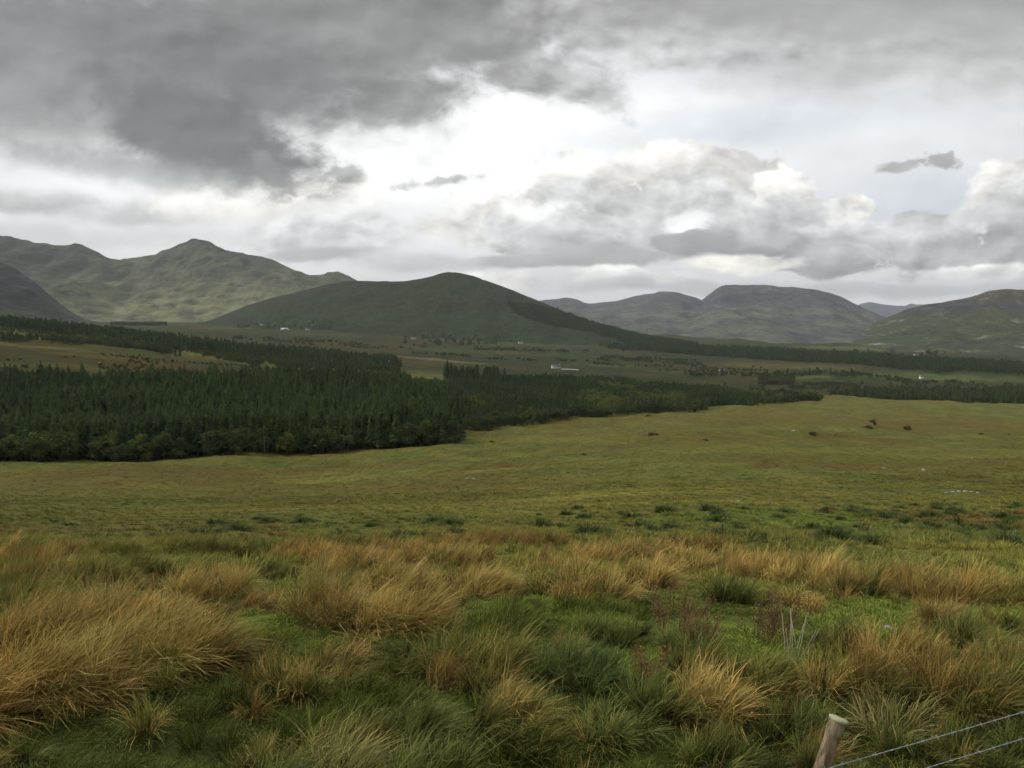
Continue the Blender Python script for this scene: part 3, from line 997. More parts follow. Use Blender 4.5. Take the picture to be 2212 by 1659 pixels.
def broadleaf(seed, H, W_, mat, low=0.12, lobes=12, per=95, leaf=0.45):
    g = np.random.default_rng(seed)
    t = MB()
    fork = np.array([g.normal(0, 0.15), g.normal(0, 0.15), H * 0.34])
    t.tube([(0, 0, 0), fork * [0.4, 0.4, 0.5], fork], np.array([0.17, 0.13, 0.10]) * H / 8, 6)
    V, n = [], 0
    lob = []
    for i in range(lobes):
        a = g.uniform(0, 6.28)
        q = g.uniform(0, 1)
        hz = H * (low + 0.13 + (0.80 - low) * q)
        wide = W_ * 0.5 * math.sin(math.pi * min(0.97, max(0.12, 0.22 + 0.74 * q))) ** 0.7
        r = wide * math.sqrt(g.uniform(0.05, 0.8))
        c = np.array([math.cos(a) * r, math.sin(a) * r, hz])
        lob.append((c, H * g.uniform(0.11, 0.19)))
        if i % 2 == 0:
            t.tube([fork * 0.95, (fork + c) / 2 + [0, 0, 0.2], c], np.array([0.07, 0.045, 0.015]) * H / 8, 5, False)
    for c, r in lob:
        k = int(per * g.uniform(0.75, 1.25))
        d = g.normal(size=(k, 3))
        d /= np.linalg.norm(d, axis=1)[:, None]
        rr = r * g.uniform(0.55, 1.12, (k, 1))
        p = c + d * rr * [1.15, 1.15, 0.85]
        nrm = d + g.normal(0, 0.55, (k, 3))
        nrm /= np.linalg.norm(nrm, axis=1)[:, None]
        a = np.cross(nrm, g.normal(size=(k, 3)))
        a /= np.linalg.norm(a, axis=1)[:, None]
        b = np.cross(nrm, a)
        sz = leaf * g.uniform(0.5, 1.15, (k, 1)) * H / 8
        V.append(np.stack([p - a * sz * 0.6, p - b * sz * 0.4, p + a * sz * 0.7, p + b * sz * 0.45], 1).reshape(-1, 3))
    V = np.concatenate(V)
    return t.build('trunk', M_BARK, True), mesh('crown', V, np.arange(len(V)).reshape(-1, 4), mat)


g0 = np.random.default_rng(7)
CON = [conifer(100 + i, g0.uniform(12.0, 18.0), g0.uniform(2.3, 3.2), 0.16 + 0.05 * (i % 4), M_CONIFER) for i in range(8)]
PIN = [conifer(140 + i, g0.uniform(9, 13), g0.uniform(2.1, 2.8), 0.10, M_PINE) for i in range(5)]
BRD = [broadleaf(200 + i, g0.uniform(6.5, 9.5), g0.uniform(6, 8.5), M_LEAF if i < 4 else M_BIRCH) for i in range(6)]
SHR = [broadleaf(260 + i, 2.6 + 0.3 * i, 4.2, M_SHRUB, low=0.0, lobes=20, per=110, leaf=1.0) for i in range(3)]
MASS_CON = proto_collection('spruce_form', [join(p) for p in CON])
MASS_MIX = proto_collection('mixed_tree_form', [join(p) for p in CON[:3] + PIN + BRD])       # 0-2 spruce, 3-7 pine, 8-11 willow, 12-13 birch
MASS_SHR = proto_collection('shrub_form', [join(p) for p in SHR])


def tree(name, label, cat, parts, loc, rz, s, group=None):
    t = thing(name, label, cat, loc, rz, s, group)
    obj('trunk', parts[0], t)
    obj('crown', parts[1], t)
    return t


def inside(px, py, poly):
    c = np.zeros(len(px), bool)
    p = np.asarray(poly, float)
    j = len(p) - 1
    for i in range(len(p)):
        xi, yi = p[i]
        xj, yj = p[j]
        c ^= ((yi > py) != (yj > py)) & (px < (xj - xi) * (py - yi) / (yj - yi + 1e-12) + xi)
        j = i
    return c


def fill(poly, step, seed, jit=0.42):
    """jittered grid of ground points whose (photo column, depth) lies in the polygon"""
    g = np.random.default_rng(seed)
    p = np.asarray(poly, float)
    y0, y1 = p[:, 1].min(), p[:, 1].max()
    s = slope(p[:, 0], 850)[0]
    x0, x1 = (s * p[:, 1]).min(), (s * p[:, 1]).max()
    x0, x1 = min(x0, s.min() * y1), max(x1, s.max() * y1)
    X, Y = np.meshgrid(np.arange(x0, x1, step), np.arange(y0, y1, step))
    X = (X + g.uniform(-jit, jit, X.shape) * step).ravel()
    Y = (Y + g.uniform(-jit, jit, Y.shape) * step).ravel()
    xd = 1106 + X / Y * 1728.1 * 1.0
    edge = fbm(X / 14, Y / 14, seed, 3) * 9 * np.maximum(1.0, Y / 350.0)
    k = inside(xd, Y + edge, poly)
    X, Y = X[k], Y[k]
    return np.stack([X, Y, height(X, Y) - 0.15], 1)


# --- the spruce plantation behind the near bog
F1 = [(-420, 246), (0, 257), (250, 268), (500, 281), (750, 289), (975, 300), (992, 330), (985, 420), (1000, 560), (900, 650), (860, 700), (700, 620), (500, 545), (250, 490), (0, 462), (-420, 420)]
P = fill(F1, 3.3, 1)
g = np.random.default_rng(5)
P = P[np.argsort(P[:, 1] - 0.0)]
xd1 = 1106 + P[:, 0] / P[:, 1] * 1728.1
front = np.interp(xd1, [q[0] for q in F1[:6]], [q[1] for q in F1[:6]])
depth_in = P[:, 1] - front
side_in = (988 - xd1) / 1728.1 * P[:, 1] + 2
inview = (xd1 > -30) & (xd1 < 1010)
isbrd = (np.minimum(depth_in, side_in) < 11 + 7 * fbm(P[:, 0] / 22, P[:, 1] / 22, 77, 2)) & (fbm(P[:, 0] / 12, P[:, 1] / 12, 78, 2) > -0.35)
thin = np.where(isbrd, g.uniform(size=len(P)) < 0.42, True)
P, xd1, depth_in, isbrd, inview = P[thin], xd1[thin], depth_in[thin], isbrd[thin], inview[thin]
def spot(x):
    for lim, w in ((110, 'at the left picture edge'), (300, 'a little in from the left edge'), (480, 'left of the bare dead trunk'), (586, 'just left of the bare dead trunk'), (690, 'just right of the bare dead trunk'),
                   (830, 'right of the bare dead trunk'), (930, 'towards its right corner')):
        if x < lim:
            return w
    return 'at its right corner'


# broadleaved trees along the edge of the plantation: each a thing
kb = np.where(isbrd & inview & (depth_in < 34))[0]
kb = kb[np.argsort(depth_in[kb])][:130]
for i in kb:
    b = int(g.integers(0, 4)) if g.uniform() < 0.9 else int(g.integers(4, 6))
    sc_ = g.uniform(0.85, 1.45)
    tree('broadleaf_tree', '%s willow fringing the spruce plantation %s' % (('low rounded', 'rounded', 'tall rounded')[int((sc_ - 0.85) / 0.2001)], spot(xd1[i])), 'tree', BRD[b], P[i], g.uniform(0, 6.28), sc_, 'broadleaved trees fringing the near plantation')
# the spruces that show largest: each a thing
kc = np.where(~isbrd & inview & (depth_in > 0))[0]
kc = kc[np.argsort(depth_in[kc] + g.uniform(0, 4, len(kc)))][:290]
for i in kc:
    sc_ = g.uniform(0.78, 1.15)
    tree('conifer_tree', '%s spruce in the plantation front rows, %s' % (('short', 'middling', 'tall')[int((sc_ - 0.78) / 0.1234)], spot(xd1[i])), 'tree', CON[int(g.integers(0, 8))], P[i], g.uniform(0, 6.28), sc_, 'spruces in the front rows of the near plantation')
rest = np.ones(len(P), bool)
rest[kb] = False
rest[kc] = False
Q = P[rest]
n = len(Q)
hv = 0.92 + 0.16 * fbm(Q[:, 0] / 40, Q[:, 1] / 40, 90, 3) + g.normal(0, 0.12, n)
other = (fbm(Q[:, 0] / 18, Q[:, 1] / 25, 93, 3) > 0.22) & (g.uniform(size=n) < 0.55)
Q2, hv2 = Q[other], hv[other]
scatter('larch_forest', Q2, MASS_MIX, g.choice([3, 4, 5, 6, 7, 12, 13], len(Q2)), g.uniform(0, 6.28, len(Q2)), hv2 * 1.15, label='lighter pines and birches mixed into the spruce plantation')
Q, hv = Q[~other], hv[~other]
n = len(Q)
scatter('spruce_forest', Q, MASS_CON, g.integers(0, 8, n), g.uniform(0, 6.28, n), hv, label='dense dark spruce plantation stretching back from its near edge')
# one bare grey trunk stands out at the edge
dx, dy_, dz_ = on(586, 296)
t = MB()
t.tube([(0, 0, 0), (0.1, 0, 4), (0.0, 0.1, 8), (0.15, 0, 11.5)], [0.16, 0.13, 0.09, 0.03], 7)
for z_, a_ in ((6.5, 0.5), (7.8, 2.4), (8.8, 4.0), (9.8, 1.2)):
    t.tube([(0.05, 0.03, z_), (math.cos(a_) * 0.9, math.sin(a_) * 0.9, z_ + 0.25)], [0.035, 0.012], 5)
o = obj('dead_tree', t.build('dead_tree', M_DEADWOOD, True), loc=(dx, dy_ - 10, float(height(dx, dy_ - 10)) - 0.1), label='slender bare grey dead trunk at the plantation edge', category='tree')

# --- younger mixed wood further along the bog
F2 = [(1004, 425), (1100, 455), (1300, 525), (1450, 592), (1560, 650), (1660, 705), (1780, 752), (1775, 800), (1600, 880), (1400, 930), (1250, 920), (1060, 830), (960, 760), (900, 690), (990, 560)]
P = fill(F2, 4.3, 2)
xd2 = 1106 + P[:, 0] / P[:, 1] * 1728.1
fr = np.interp(xd2, [q[0] for q in F2[:7]], [q[1] for q in F2[:7]])
dep = P[:, 1] - fr
mixn = fbm(P[:, 0] / 35, P[:, 1] / 50, 95, 3)
kind = np.where(dep < 22, np.where(g.uniform(size=len(P)) < 0.8, g.integers(8, 12, len(P)), g.integers(3, 8, len(P))),
                np.where(mixn > 0.22, g.integers(10, 14, len(P)), np.where(mixn < -0.30, g.integers(0, 3, len(P)), g.integers(3, 8, len(P)))))
kf = np.where((dep < 14) & (dep > -5))[0]
kf = kf[np.argsort(P[kf, 1])][:110]
ALLP = CON[:3] + PIN + BRD
for i in kf:
    sc_ = g.uniform(0.7, 1.15)
    size = ('low', 'middling', 'tall')[int((sc_ - 0.7) / 0.1501)]
    where = 'beside the plantation corner' if xd2[i] < 1060 else ('near the plantation corner' if xd2[i] < 1150 else ('left of its middle' if xd2[i] < 1280 else ('in its middle' if xd2[i] < 1420 else 'towards its right tip')))
    if kind[i] >= 8:
        tree('broadleaf_tree', '%s dark rounded tree fronting the mixed wood %s' % (size, where), 'tree', ALLP[kind[i]], P[i], g.uniform(0, 6.28), sc_, 'broadleaved trees fronting the mixed wood')
    else:
        tree('pine_tree', '%s young pine fronting the mixed wood %s' % (size, where), 'tree', ALLP[kind[i]], P[i], g.uniform(0, 6.28), sc_ * 0.9, 'young pines fronting the mixed wood')
rest = np.ones(len(P), bool)
rest[kf] = False
Q, kq = P[rest], kind[rest]
n = len(Q)
hs = (0.85 + 0.22 * fbm(Q[:, 0] / 45, Q[:, 1] / 45, 97, 3) + g.normal(0, 0.08, n)) * np.where(kq < 3, 0.72, 0.88)
scatter('mixed_forest', Q, MASS_MIX, kq, g.uniform(0, 6.28, n), hs, label='mixed young wood of pine and birch along the far side of the bog')
# a stand of taller dark spruces at its back
P = fill([(958, 790), (1000, 780), (1090, 800), (1100, 860), (1010, 880), (958, 850)], 4.0, 3)
n = len(P)
for i in range(min(n, 60)):
    j = int(i * n / min(n, 60))
    tree('conifer_tree', '%s spruce in the taller dark clump behind the mixed wood, %s row' % (('slim', 'broad', 'tall', 'short')[i % 4], 'near' if P[j][1] < 810 else ('middle' if P[j][1] < 840 else 'back')), 'tree', CON[i % 8], P[j], g.uniform(0, 6.28), g.uniform(0.95, 1.2), 'taller spruce clump behind the mixed wood')

# --- woods on the rise at the left
WOOD = []


def wood(poly, step, seed, kinds, smin, smax, gap=None, collect=WOOD):
    P = fill(poly, step, seed)
    if gap is not None:
        P = P[fbm(P[:, 0] / 30, P[:, 1] / 45, seed + 3, 3) > gap]
    g = np.random.default_rng(seed)
    n = len(P)
    collect.append((P, g.choice(kinds, n), g.uniform(smin, smax, n)))


wood([(-420, 1000), (0, 935), (200, 905), (330, 890), (420, 895), (560, 940), (700, 960), (860, 945), (870, 1030), (600, 1120), (300, 1190), (0, 1190), (-420, 1190)], 5.2, 11, [0, 1, 2, 3, 4, 5, 8, 12], 0.55, 0.95, -0.42)
wood([(-420, 715), (0, 725), (200, 752), (330, 772), (560, 790), (700, 815), (860, 870), (860, 930), (500, 870), (300, 815), (0, 765)], 5.0, 12, [5, 6, 8, 9, 10], 0.55, 0.85, -0.25)
wood([(-420, 770), (0, 765), (300, 815), (560, 880), (560, 935), (330, 885), (0, 935), (-420, 990)], 7.5, 13, [6, 8, 9, 10, 11, 12, 13], 0.35, 0.7, 0.0)
Q = np.concatenate([w[0] for w in WOOD])
scatter('hillside_forest', Q, MASS_MIX, np.concatenate([w[1] for w in WOOD]), g.uniform(0, 6.28, len(Q)), np.concatenate([w[2] for w in WOOD]), label='woodland and scrub on the low rise above the yellow field at left')
# scrub around the yellow field
SC = []
wood([(-100, 470), (250, 500), (500, 560), (760, 640), (860, 760), (700, 800), (420, 740), (200, 700), (0, 700)], 7.0, 14, [0, 1, 2], 0.25, 0.7, 0.26, SC)
Q = SC[0][0]
scatter('scrub_foliage', Q, MASS_SHR, SC[0][1], g.uniform(0, 6.28, len(Q)), SC[0][2], label='low scrub dotted over the yellow field on the left rise')


# --- plantation wedge on the middle hill and the dark belt across the valley
def on_hill(H, poly, n, seed):
    g = np.random.default_rng(seed)
    p = np.asarray(poly, float)
    sl = slope(p[:, 0], 750)[0]
    s = g.uniform(sl.min(), sl.max(), n)
    q = g.uniform(0, 1, n)
    X, Y, Z = H.point(s, q)
    t = (Z - EYE) / Y
    a = np.arctan(t) + PITCH
    yd = 829.5 - np.tan(a) * 1728.1
    xd = 1106 + s * 1728.1
    k = inside(xd + g.normal(0, 7, n), yd + g.normal(0, 2.0, n), poly) & (Z > height(X, Y) - 0.5)
    return np.stack([X[k], Y[k], Z[k] - 0.5], 1)


WEDGE = [(1095, 655), (1150, 664), (1200, 674), (1250, 692), (1300, 707), (1400, 732), (1500, 746), (1600, 756), (1800, 773), (1800, 792), (1650, 776), (1500, 765), (1400, 750), (1340, 733), (1280, 716), (1200, 703), (1130, 684)]
Qh = on_hill(H_MID, WEDGE, 60000, 21)
BELT = []
wood([(1290, 2250), (1450, 2020), (1600, 1860), (1700, 1760), (1850, 1660), (1950, 1500), (2212, 1390), (2600, 1300), (2600, 1500), (2212, 1660), (2000, 1920), (1900, 2070), (1700, 2320), (1400, 2400)], 9.5, 22, [0, 1, 2], 0.75, 0.95, -0.55, BELT)
Q = np.concatenate([Qh, BELT[0][0]])
n = len(Q)
scatter('plantation_forest', Q, MASS_CON, g.integers(0, 8, n), g.uniform(0, 6.28, n), g.uniform(0.6, 1.1, n), label='dark conifer plantation running down the hill and across the valley floor at right')
# --- tree belts and hedges on the valley floor at the right
BLT = []
wood([(1790, 905), (1900, 885), (2050, 855), (2212, 805), (2600, 750), (2600, 1050), (2212, 1085), (2000, 1060), (1850, 1010)], 6.0, 23, [3, 4, 8, 9, 10, 11], 0.75, 1.05, -0.4, BLT)
wood([(1640, 1080), (1715, 1100), (1720, 1200), (1640, 1180)], 6.0, 24, [8, 9, 10, 11], 0.7, 1.1, -0.2, BLT)
wood([(1480, 1180), (1600, 1200), (1850, 1280), (1850, 1310), (1600, 1250), (1480, 1230)], 7.0, 25, [8, 9, 10, 11, 0], 0.6, 1.0, -0.1, BLT)
wood([(1280, 1420), (1450, 1380), (1660, 1350), (1660, 1375), (1450, 1410), (1280, 1450)], 7.0, 26, [8, 9, 10, 11], 0.5, 0.9, -0.1, BLT)
wood([(1290, 1600), (1480, 1480), (1520, 1500), (1500, 1650), (1320, 1750)], 8.0, 27, [8, 9, 10, 11, 6], 0.6, 0.9, 0.0, BLT)
wood([(1750, 1380), (1990, 1180), (2212, 1150), (2212, 1165), (1990, 1200), (1770, 1400)], 7.0, 28, [8, 9, 10, 11], 0.6, 1.0, 0.0, BLT)
wood([(600, 1150), (850, 1120), (860, 1250), (640, 1300), (480, 1280)], 7.0, 29, [3, 4, 5, 8, 9], 0.6, 0.9, -0.2, BLT)
wood([(560, 1000), (830, 1000), (700, 1100), (600, 1120)], 6.0, 30, [3, 4, 5, 6], 0.6, 0.9, -0.1, BLT)
wood([(880, 1500), (1150, 1450), (1280, 1500), (1280, 1530), (1100, 1490), (880, 1540)], 7.0, 61, [8, 9, 10, 11], 0.5, 0.9, 0.1, BLT)
wood([(860, 1800), (1250, 1900), (1400, 1800), (1400, 1840), (1250, 1960), (860, 1860)], 9.0, 62, [8, 9, 10, 11, 4], 0.5, 1.0, 0.15, BLT)
wood([(500, 1500), (850, 1550), (900, 1700), (520, 1750)], 9.0, 63, [3, 4, 8, 9, 10, 11], 0.4, 0.8, 0.12, BLT)
wood([(1420, 1330), (1660, 1300), (1690, 1180), (1500, 1240)], 8.0, 64, [8, 9, 10, 11], 0.4, 0.8, 0.18, BLT)
wood([(1700, 1000), (1800, 1000), (1850, 1130), (1720, 1120)], 7.0, 65, [8, 9, 10, 11], 0.5, 0.9, 0.1, BLT)
Q = np.concatenate([w[0] for w in BLT])
scatter('valley_treeline', Q, MASS_MIX, np.concatenate([w[1] for w in BLT]), g.uniform(0, 6.28, len(Q)), np.concatenate([w[2] for w in BLT]), label='tree belts and hedgerows between the fields on the valley floor')

# trees round the hamlets at the foot of the middle hill
HAM = []
gh_ = np.random.default_rng(35)
for poly, cnt in (([(868, 744), (880, 729), (960, 724), (990, 733), (1060, 722), (1115, 733), (1160, 742), (1000, 748), (930, 748)], 300),
                  ([(495, 709), (560, 700), (620, 704), (650, 688), (680, 692), (735, 706), (720, 715), (560, 714)], 260),
                  ([(1290, 744), (1390, 738), (1420, 756), (1330, 762)], 150),
                  ([(1720, 764), (1860, 758), (2040, 768), (2060, 776), (1900, 772), (1740, 770)], 90)):
    pp = np.asarray(poly, float)
    while cnt > 0:
        xx, yy = gh_.uniform(pp[:, 0].min(), pp[:, 0].max()), gh_.uniform(pp[:, 1].min(), pp[:, 1].max())
        cnt -= 1
        if inside(np.array([xx]), np.array([yy]), poly)[0] and fbm(np.array([xx / 22.0]), np.array([yy / 9.0]), 71, 2)[0] > -0.18:
            h_ = sight(xx, yy)
            if h_ and h_[1] < 5000:
                HAM.append(h_)
Q = np.array(HAM)
n = len(Q)
scatter('hamlet_treeline', Q, MASS_MIX, g.choice([0, 8, 9, 10, 11], n), g.uniform(0, 6.28, n), g.uniform(0.8, 1.5, n), label='dark trees sheltering the hamlets along the foot of the middle hill')

# distant belt under the left mountain
P = fill([(235, 2900), (360, 2900), (365, 3050), (250, 3100)], 9, 33)
n = len(P)
scatter('distant_treeline', P, MASS_CON, g.integers(0, 8, n), g.uniform(0, 6.28, n), g.uniform(0.8, 1.1, n), label='thin dark tree belt on the valley floor under the left mountain')

# single trees standing in the right-hand fields
for xd, yd, sc, lab in ((1956, 836, 1.45, 'largest round tree standing in the green field at right'), (1922, 838, 0.9, 'small round tree just left of the largest field tree'),
                        (1985, 837, 0.85, 'small round tree just right of the largest field tree'), (1862, 836, 1.0, 'round tree between the two bright green fields'),
                        (2048, 838, 0.75, 'lone bushy tree in the middle of the bright green field'), (2130, 846, 0.7, 'lone tree at the right end of the bright green field'),
                        (1800, 834, 0.9, 'dark tree at the left end of the bright green field')):
    x, y, z = at(xd, yd)
    tree('broadleaf_tree', lab, 'tree', BRD[int(g.integers(0, 4))], (x, y, z - 0.1), g.uniform(0, 6.28), sc * 1.15, 'single trees in the valley fields')
for xd, yd, sc, lab in ((1851, 764, 1.5, 'round tree on the green at the foot of the rocky hillside'), (2004, 766, 1.3, 'left of two dark trees at the foot of the rocky hillside'),
                        (2022, 767, 1.4, 'right of two dark trees at the foot of the rocky hillside')):
    x, y, z = sight(xd, yd)
    tree('broadleaf_tree', lab, 'tree', BRD[int(g.integers(0, 4))], (x, y, z - 0.3), g.uniform(0, 6.28), sc * 1.3, 'single trees in the valley fields')

# --- bushes on the open bog
for xd, yd, sc, lab in ((1876, 924, 38, 'dark low gorse bush beside a small tree on the far bog'), (1756, 938, 36, 'dark oval bush alone on the bog beside the white boulder'),
                        (1523, 952, 26, 'dark bush above the bare peat scar on the bog'), (1960, 926, 30, 'low bush on the rusty bog right of the small tree'),
                        (1938, 929, 12, 'tiny bush just left of the low bush on the rusty bog'), (2120, 939, 26, 'low dark bush near the right edge of the far bog'),
                        (2180, 940, 18, 'smallest dark bush close to the right edge of the far bog'), (1806, 941, 12, 'small green bush right of the oval bush'),
                        (1411, 941, 38, 'flat dark bush on the rusty bog at the centre right'), (1261, 983, 22, 'lone dark bush in the middle of the green bog'),
                        (1063, 956, 18, 'small upright bush in the gap by the plantation corner'), (1058, 931, 26, 'grey bush against the mixed wood edge by the corner'),
                        (1400, 899, 20, 'small bush at the foot of the mixed wood'), (1150, 985, 9, 'very small bush on the bog in front of the plantation corner')):
    x, y, z = at(xd, yd)
    t_ = tree('bush', lab, 'bush', SHR[int(g.integers(0, 3))], (x, y, z - 0.12 * sc / 1728.1 * y), g.uniform(0, 6.28), (sc / 1728.1 * y / 6.6, sc / 1728.1 * y / 7.0, sc / 1728.1 * y / 10.0), 'bushes on the open bog')
x, y, z = at(1888, 922)
tree('broadleaf_tree', 'small upright tree growing beside the gorse bush on the far bog', 'tree', BRD[1], (x, y, z - 0.1), 1.0, 0.62)

# ------------------------------------------------------------------ grass blades
def blade_mat(name, kind='GEOMETRY', trans=0.16):
    m, N = new_mat(name)
    c = attr(N, 'tint', 'GEOMETRY')
    if kind == 'INSTANCER':
        oi = N.n('ShaderNodeObjectInfo')
        c = N.mix(1.0, c, attr(N, 'tint', 'INSTANCER'), 'MULTIPLY')
        c = N.scale(c, N.lin(oi.outputs['Random'], 0, 1, 0.75, 1.25))
    finish(N, c, 0.65, None, trans, spec=0.12)
    return m


M_BLADE = blade_mat('grass_blades')
M_TURF = blade_mat('turf_blades', 'INSTANCER')

STRAW = np.array([0.56, 0.390, 0.125])
PALE = np.array([0.46, 0.40, 0.165])
ORANGE = np.array([0.44, 0.285, 0.085])
BROWN = np.array([0.165, 0.105, 0.042])
OLIVE = np.array([0.215, 0.205, 0.052])
GRN = np.array([0.128, 0.158, 0.030])
BLUEG = np.array([0.080, 0.122, 0.036])
DARKG = np.array([0.054, 0.074, 0.020])
LIGHTG = np.array([0.190, 0.215, 0.065])
RUST = np.array([0.20, 0.115, 0.058])
PAL = {   # (colour, weight) of whole blades; tips fade to the last colour
    'straw': ([(STRAW, 2.0), (ORANGE, 1.0), (OLIVE, 4.4), (PALE, 0.5), (BROWN, 1.2), (GRN, 2.6)], STRAW * 1.22),
    'orange': ([(ORANGE, 2.4), (STRAW, 1.4), (BROWN, 2.4), (OLIVE, 3.2), (GRN, 1.6)], ORANGE * 1.4),
    'olive': ([(OLIVE, 4.5), (GRN, 4), (STRAW, 1.2), (DARKG, 1.2)], OLIVE * 1.4),
    'green': ([(GRN, 5), (LIGHTG, 2), (OLIVE, 2), (DARKG, 2)], LIGHTG),
    'blue': ([(BLUEG, 6), (GRN, 3), (DARKG, 2)], BLUEG * 1.5),
    'dark': ([(DARKG, 5), (GRN, 3), (BROWN, 1.5)], OLIVE),
    'rush': ([(DARKG, 4), (BLUEG * 0.7, 4), (GRN * 0.8, 2)], BLUEG),
    'brown': ([(BROWN, 3.5), (ORANGE, 1.6), (OLIVE, 3.2), (GRN, 1.2)], ORANGE * 0.8),
    'pale': ([(PALE, 2.5), (LIGHTG, 4), (OLIVE, 3), (GRN, 2)], PALE),
}


def blades(g, n, rb, L, spread, wind, pal, width=0.005, droop=0.7, seg=4, lenvar=0.28, ell=(1, 1), zoff=0.0, clump=False):
    """n curved tapering ribbons; wind: (x, y) push of the tips; returns verts, quads, colours"""
    nc = max(3, int(n / 38)) if clump else n
    cth = g.uniform(0, 2 * math.pi, nc)
    cr = np.sqrt(g.uniform(0, 1, nc))
    ci = g.integers(0, nc, n) if clump else np.arange(n)
    jit = 0.10 * rb if clump else 0.0
    bx = np.cos(cth[ci]) * cr[ci] * rb + g.normal(0, 1, n) * jit
    by = np.sin(cth[ci]) * cr[ci] * rb + g.normal(0, 1, n) * jit
    th = np.arctan2(by, bx)
    r = np.minimum(np.hypot(bx, by) / rb, 1.15)
    base = np.stack([bx * ell[0], by * ell[1], np.full(n, zoff)], 1)
    az = th + (g.normal(0, 0.6, nc)[ci] + g.normal(0, 0.42, n) if clump else g.normal(0, 0.55, n))
    tilt = spread * r * g.uniform(0.6, 1.2, n) + np.abs(g.normal(0, 0.13, n))
    if clump:
        tilt = tilt + g.normal(0, 0.26, nc)[ci]
    tilt = np.clip(tilt, -0.3, 1.45)
    d = np.stack([np.sin(tilt) * np.cos(az), np.sin(tilt) * np.sin(az), np.cos(tilt)], 1)
    ln = L * np.clip(g.normal(1, lenvar, n), 0.3, 1.6) * (1 - 0.22 * r)
    if clump:
        ln = ln * np.clip(g.normal(1, 0.17, nc), 0.6, 1.4)[ci]
    wv = np.stack([np.full(n, wind[0]), np.full(n, wind[1]), np.zeros(n)], 1) * (g.uniform(0.4, 1.5, nc)[ci] * g.uniform(0.7, 1.3, n))[:, None]
    dr = droop * g.uniform(0.3, 1.5, n) * (g.uniform(0.5, 1.6, nc)[ci] if clump else 1.0)
    tilt = np.abs(tilt)
    pts, p = [base], base.copy()
    for k in range(1, seg + 1):
        s = k / seg
        dd = d + wv * s ** 1.3 + np.stack([np.zeros(n), np.zeros(n), -dr * s * s * (0.35 + tilt)], 1)
        if clump:
            dd = dd + g.normal(0, 0.13, (n, 3))
        dd /= np.linalg.norm(dd, axis=1)[:, None]
        p = p + dd * (ln / seg)[:, None]
        p[:, 2] = np.maximum(p[:, 2], 0.015)
        pts.append(p)
    pts = np.stack(pts, 1)                                     # n, seg+1, 3
    fa = g.uniform(0, 2 * math.pi, n)
    side = np.stack([np.cos(fa), np.sin(fa), np.zeros(n)], 1)
    w = width * g.uniform(0.6, 1.4, n)
    prof = np.array([0.8, 1.0, 0.9, 0.65, 0.12]) if seg == 4 else np.interp(np.linspace(0, 1, seg + 1), [0, .3, .7, 1], [0.85, 1, .75, .12])
    off = side[:, None] * (w[:, None] * prof[None])[..., None] * 0.5
    v = np.stack([pts - off, pts + off], 2).reshape(n, -1, 3)   # n, 2(seg+1), 3
    k2 = 2 * (seg + 1)
    q = np.array([[2 * i, 2 * i + 1, 2 * i + 3, 2 * i + 2] for i in range(seg)])
    f = (np.arange(n)[:, None, None] * k2 + q[None]).reshape(-1, 4)
    cols, wt = zip(*pal[0])
    wt = np.array(wt) / sum(wt)
    pick = g.choice(len(cols), n, p=wt)
    if clump:
        pick = np.where(g.uniform(size=n) < 0.55, g.choice(len(cols), nc, p=wt)[ci], pick)
    bc = np.array(cols)[pick] * g.uniform(0.45, 1.5, (n, 1))
    s = np.linspace(0, 1, seg + 1)
    root = bc * 0.25 + (BROWN * 0.5)[None] * 0.45  # blade feet: dead brown, darkened further to paint shade into the hollows
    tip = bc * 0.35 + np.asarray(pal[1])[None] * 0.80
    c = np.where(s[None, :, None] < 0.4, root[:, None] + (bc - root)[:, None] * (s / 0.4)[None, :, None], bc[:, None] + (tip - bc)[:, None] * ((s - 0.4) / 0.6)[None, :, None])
    c = np.repeat(c, 2, 1)
    return v.reshape(-1, 3), f, c.reshape(-1, 3)


def stack(parts):
    v, f, c, n = [], [], [], 0
    for a, b, d in parts:
        v.append(a)
        f.append(b + n)
        c.append(d)
        n += len(a)
    return np.concatenate(v), np.concatenate(f), np.concatenate(c)


def flakes(g, p, n, rad, size, col):
    q = p + g.normal(0, 1, (n, 3)) * rad
    a = g.normal(size=(n, 3))
    a /= np.linalg.norm(a, axis=1)[:, None]
    b = np.cross(a, g.normal(size=(n, 3)))
    b /= np.linalg.norm(b, axis=1)[:, None]
    s = size * g.uniform(0.5, 1.3, (n, 1))
    v = np.stack([q - a * s, q - b * s * 0.6, q + a * s, q + b * s * 0.6], 1).reshape(-1, 3)
    return v, np.arange(n * 4).reshape(-1, 4), np.repeat(col * g.uniform(0.6, 1.4, (n, 1)), 4, 0)


# ------------------------------------------------------------------ turf and rough grass over the bog (instances, kind stuff)
WHITE = ([(np.array([1.0, 1.0, 1.0]), 3), (np.array([1.25, 1.12, 0.8]), 2), (np.array([0.66, 0.72, 0.5]), 2)], np.array([1.35, 1.25, 1.1]))
gt = np.random.default_rng(41)


def turf_proto(n, rb, L, width, spread, seg, wind=(0.25, 0.0), droop=0.8):
    v, f, c = blades(gt, n, rb, L, spread, wind, WHITE, width, droop, seg, 0.35)
    return mesh('tuft', v, f, M_TURF, False, c)


TURF = proto_collection('turf_form', [turf_proto(190, 0.20, 0.060, 0.006, 1.0, 2) for i in range(3)] +            # 0-2 short moss turf
                        [turf_proto(150, 0.15, 0.30, 0.006, 0.6, 3, (0.5, 0)) for i in range(3)] +                  # 3-5 longer grass
                        [turf_proto(60, 0.28, 0.30, 0.022, 0.8, 2, (0.4, 0)) for i in range(3)] +                   # 6-8 coarse, further off
                        [turf_proto(36, 0.55, 0.42, 0.065, 0.9, 2, (0.3, 0)) for i in range(2)])                     # 9-10 far clumps


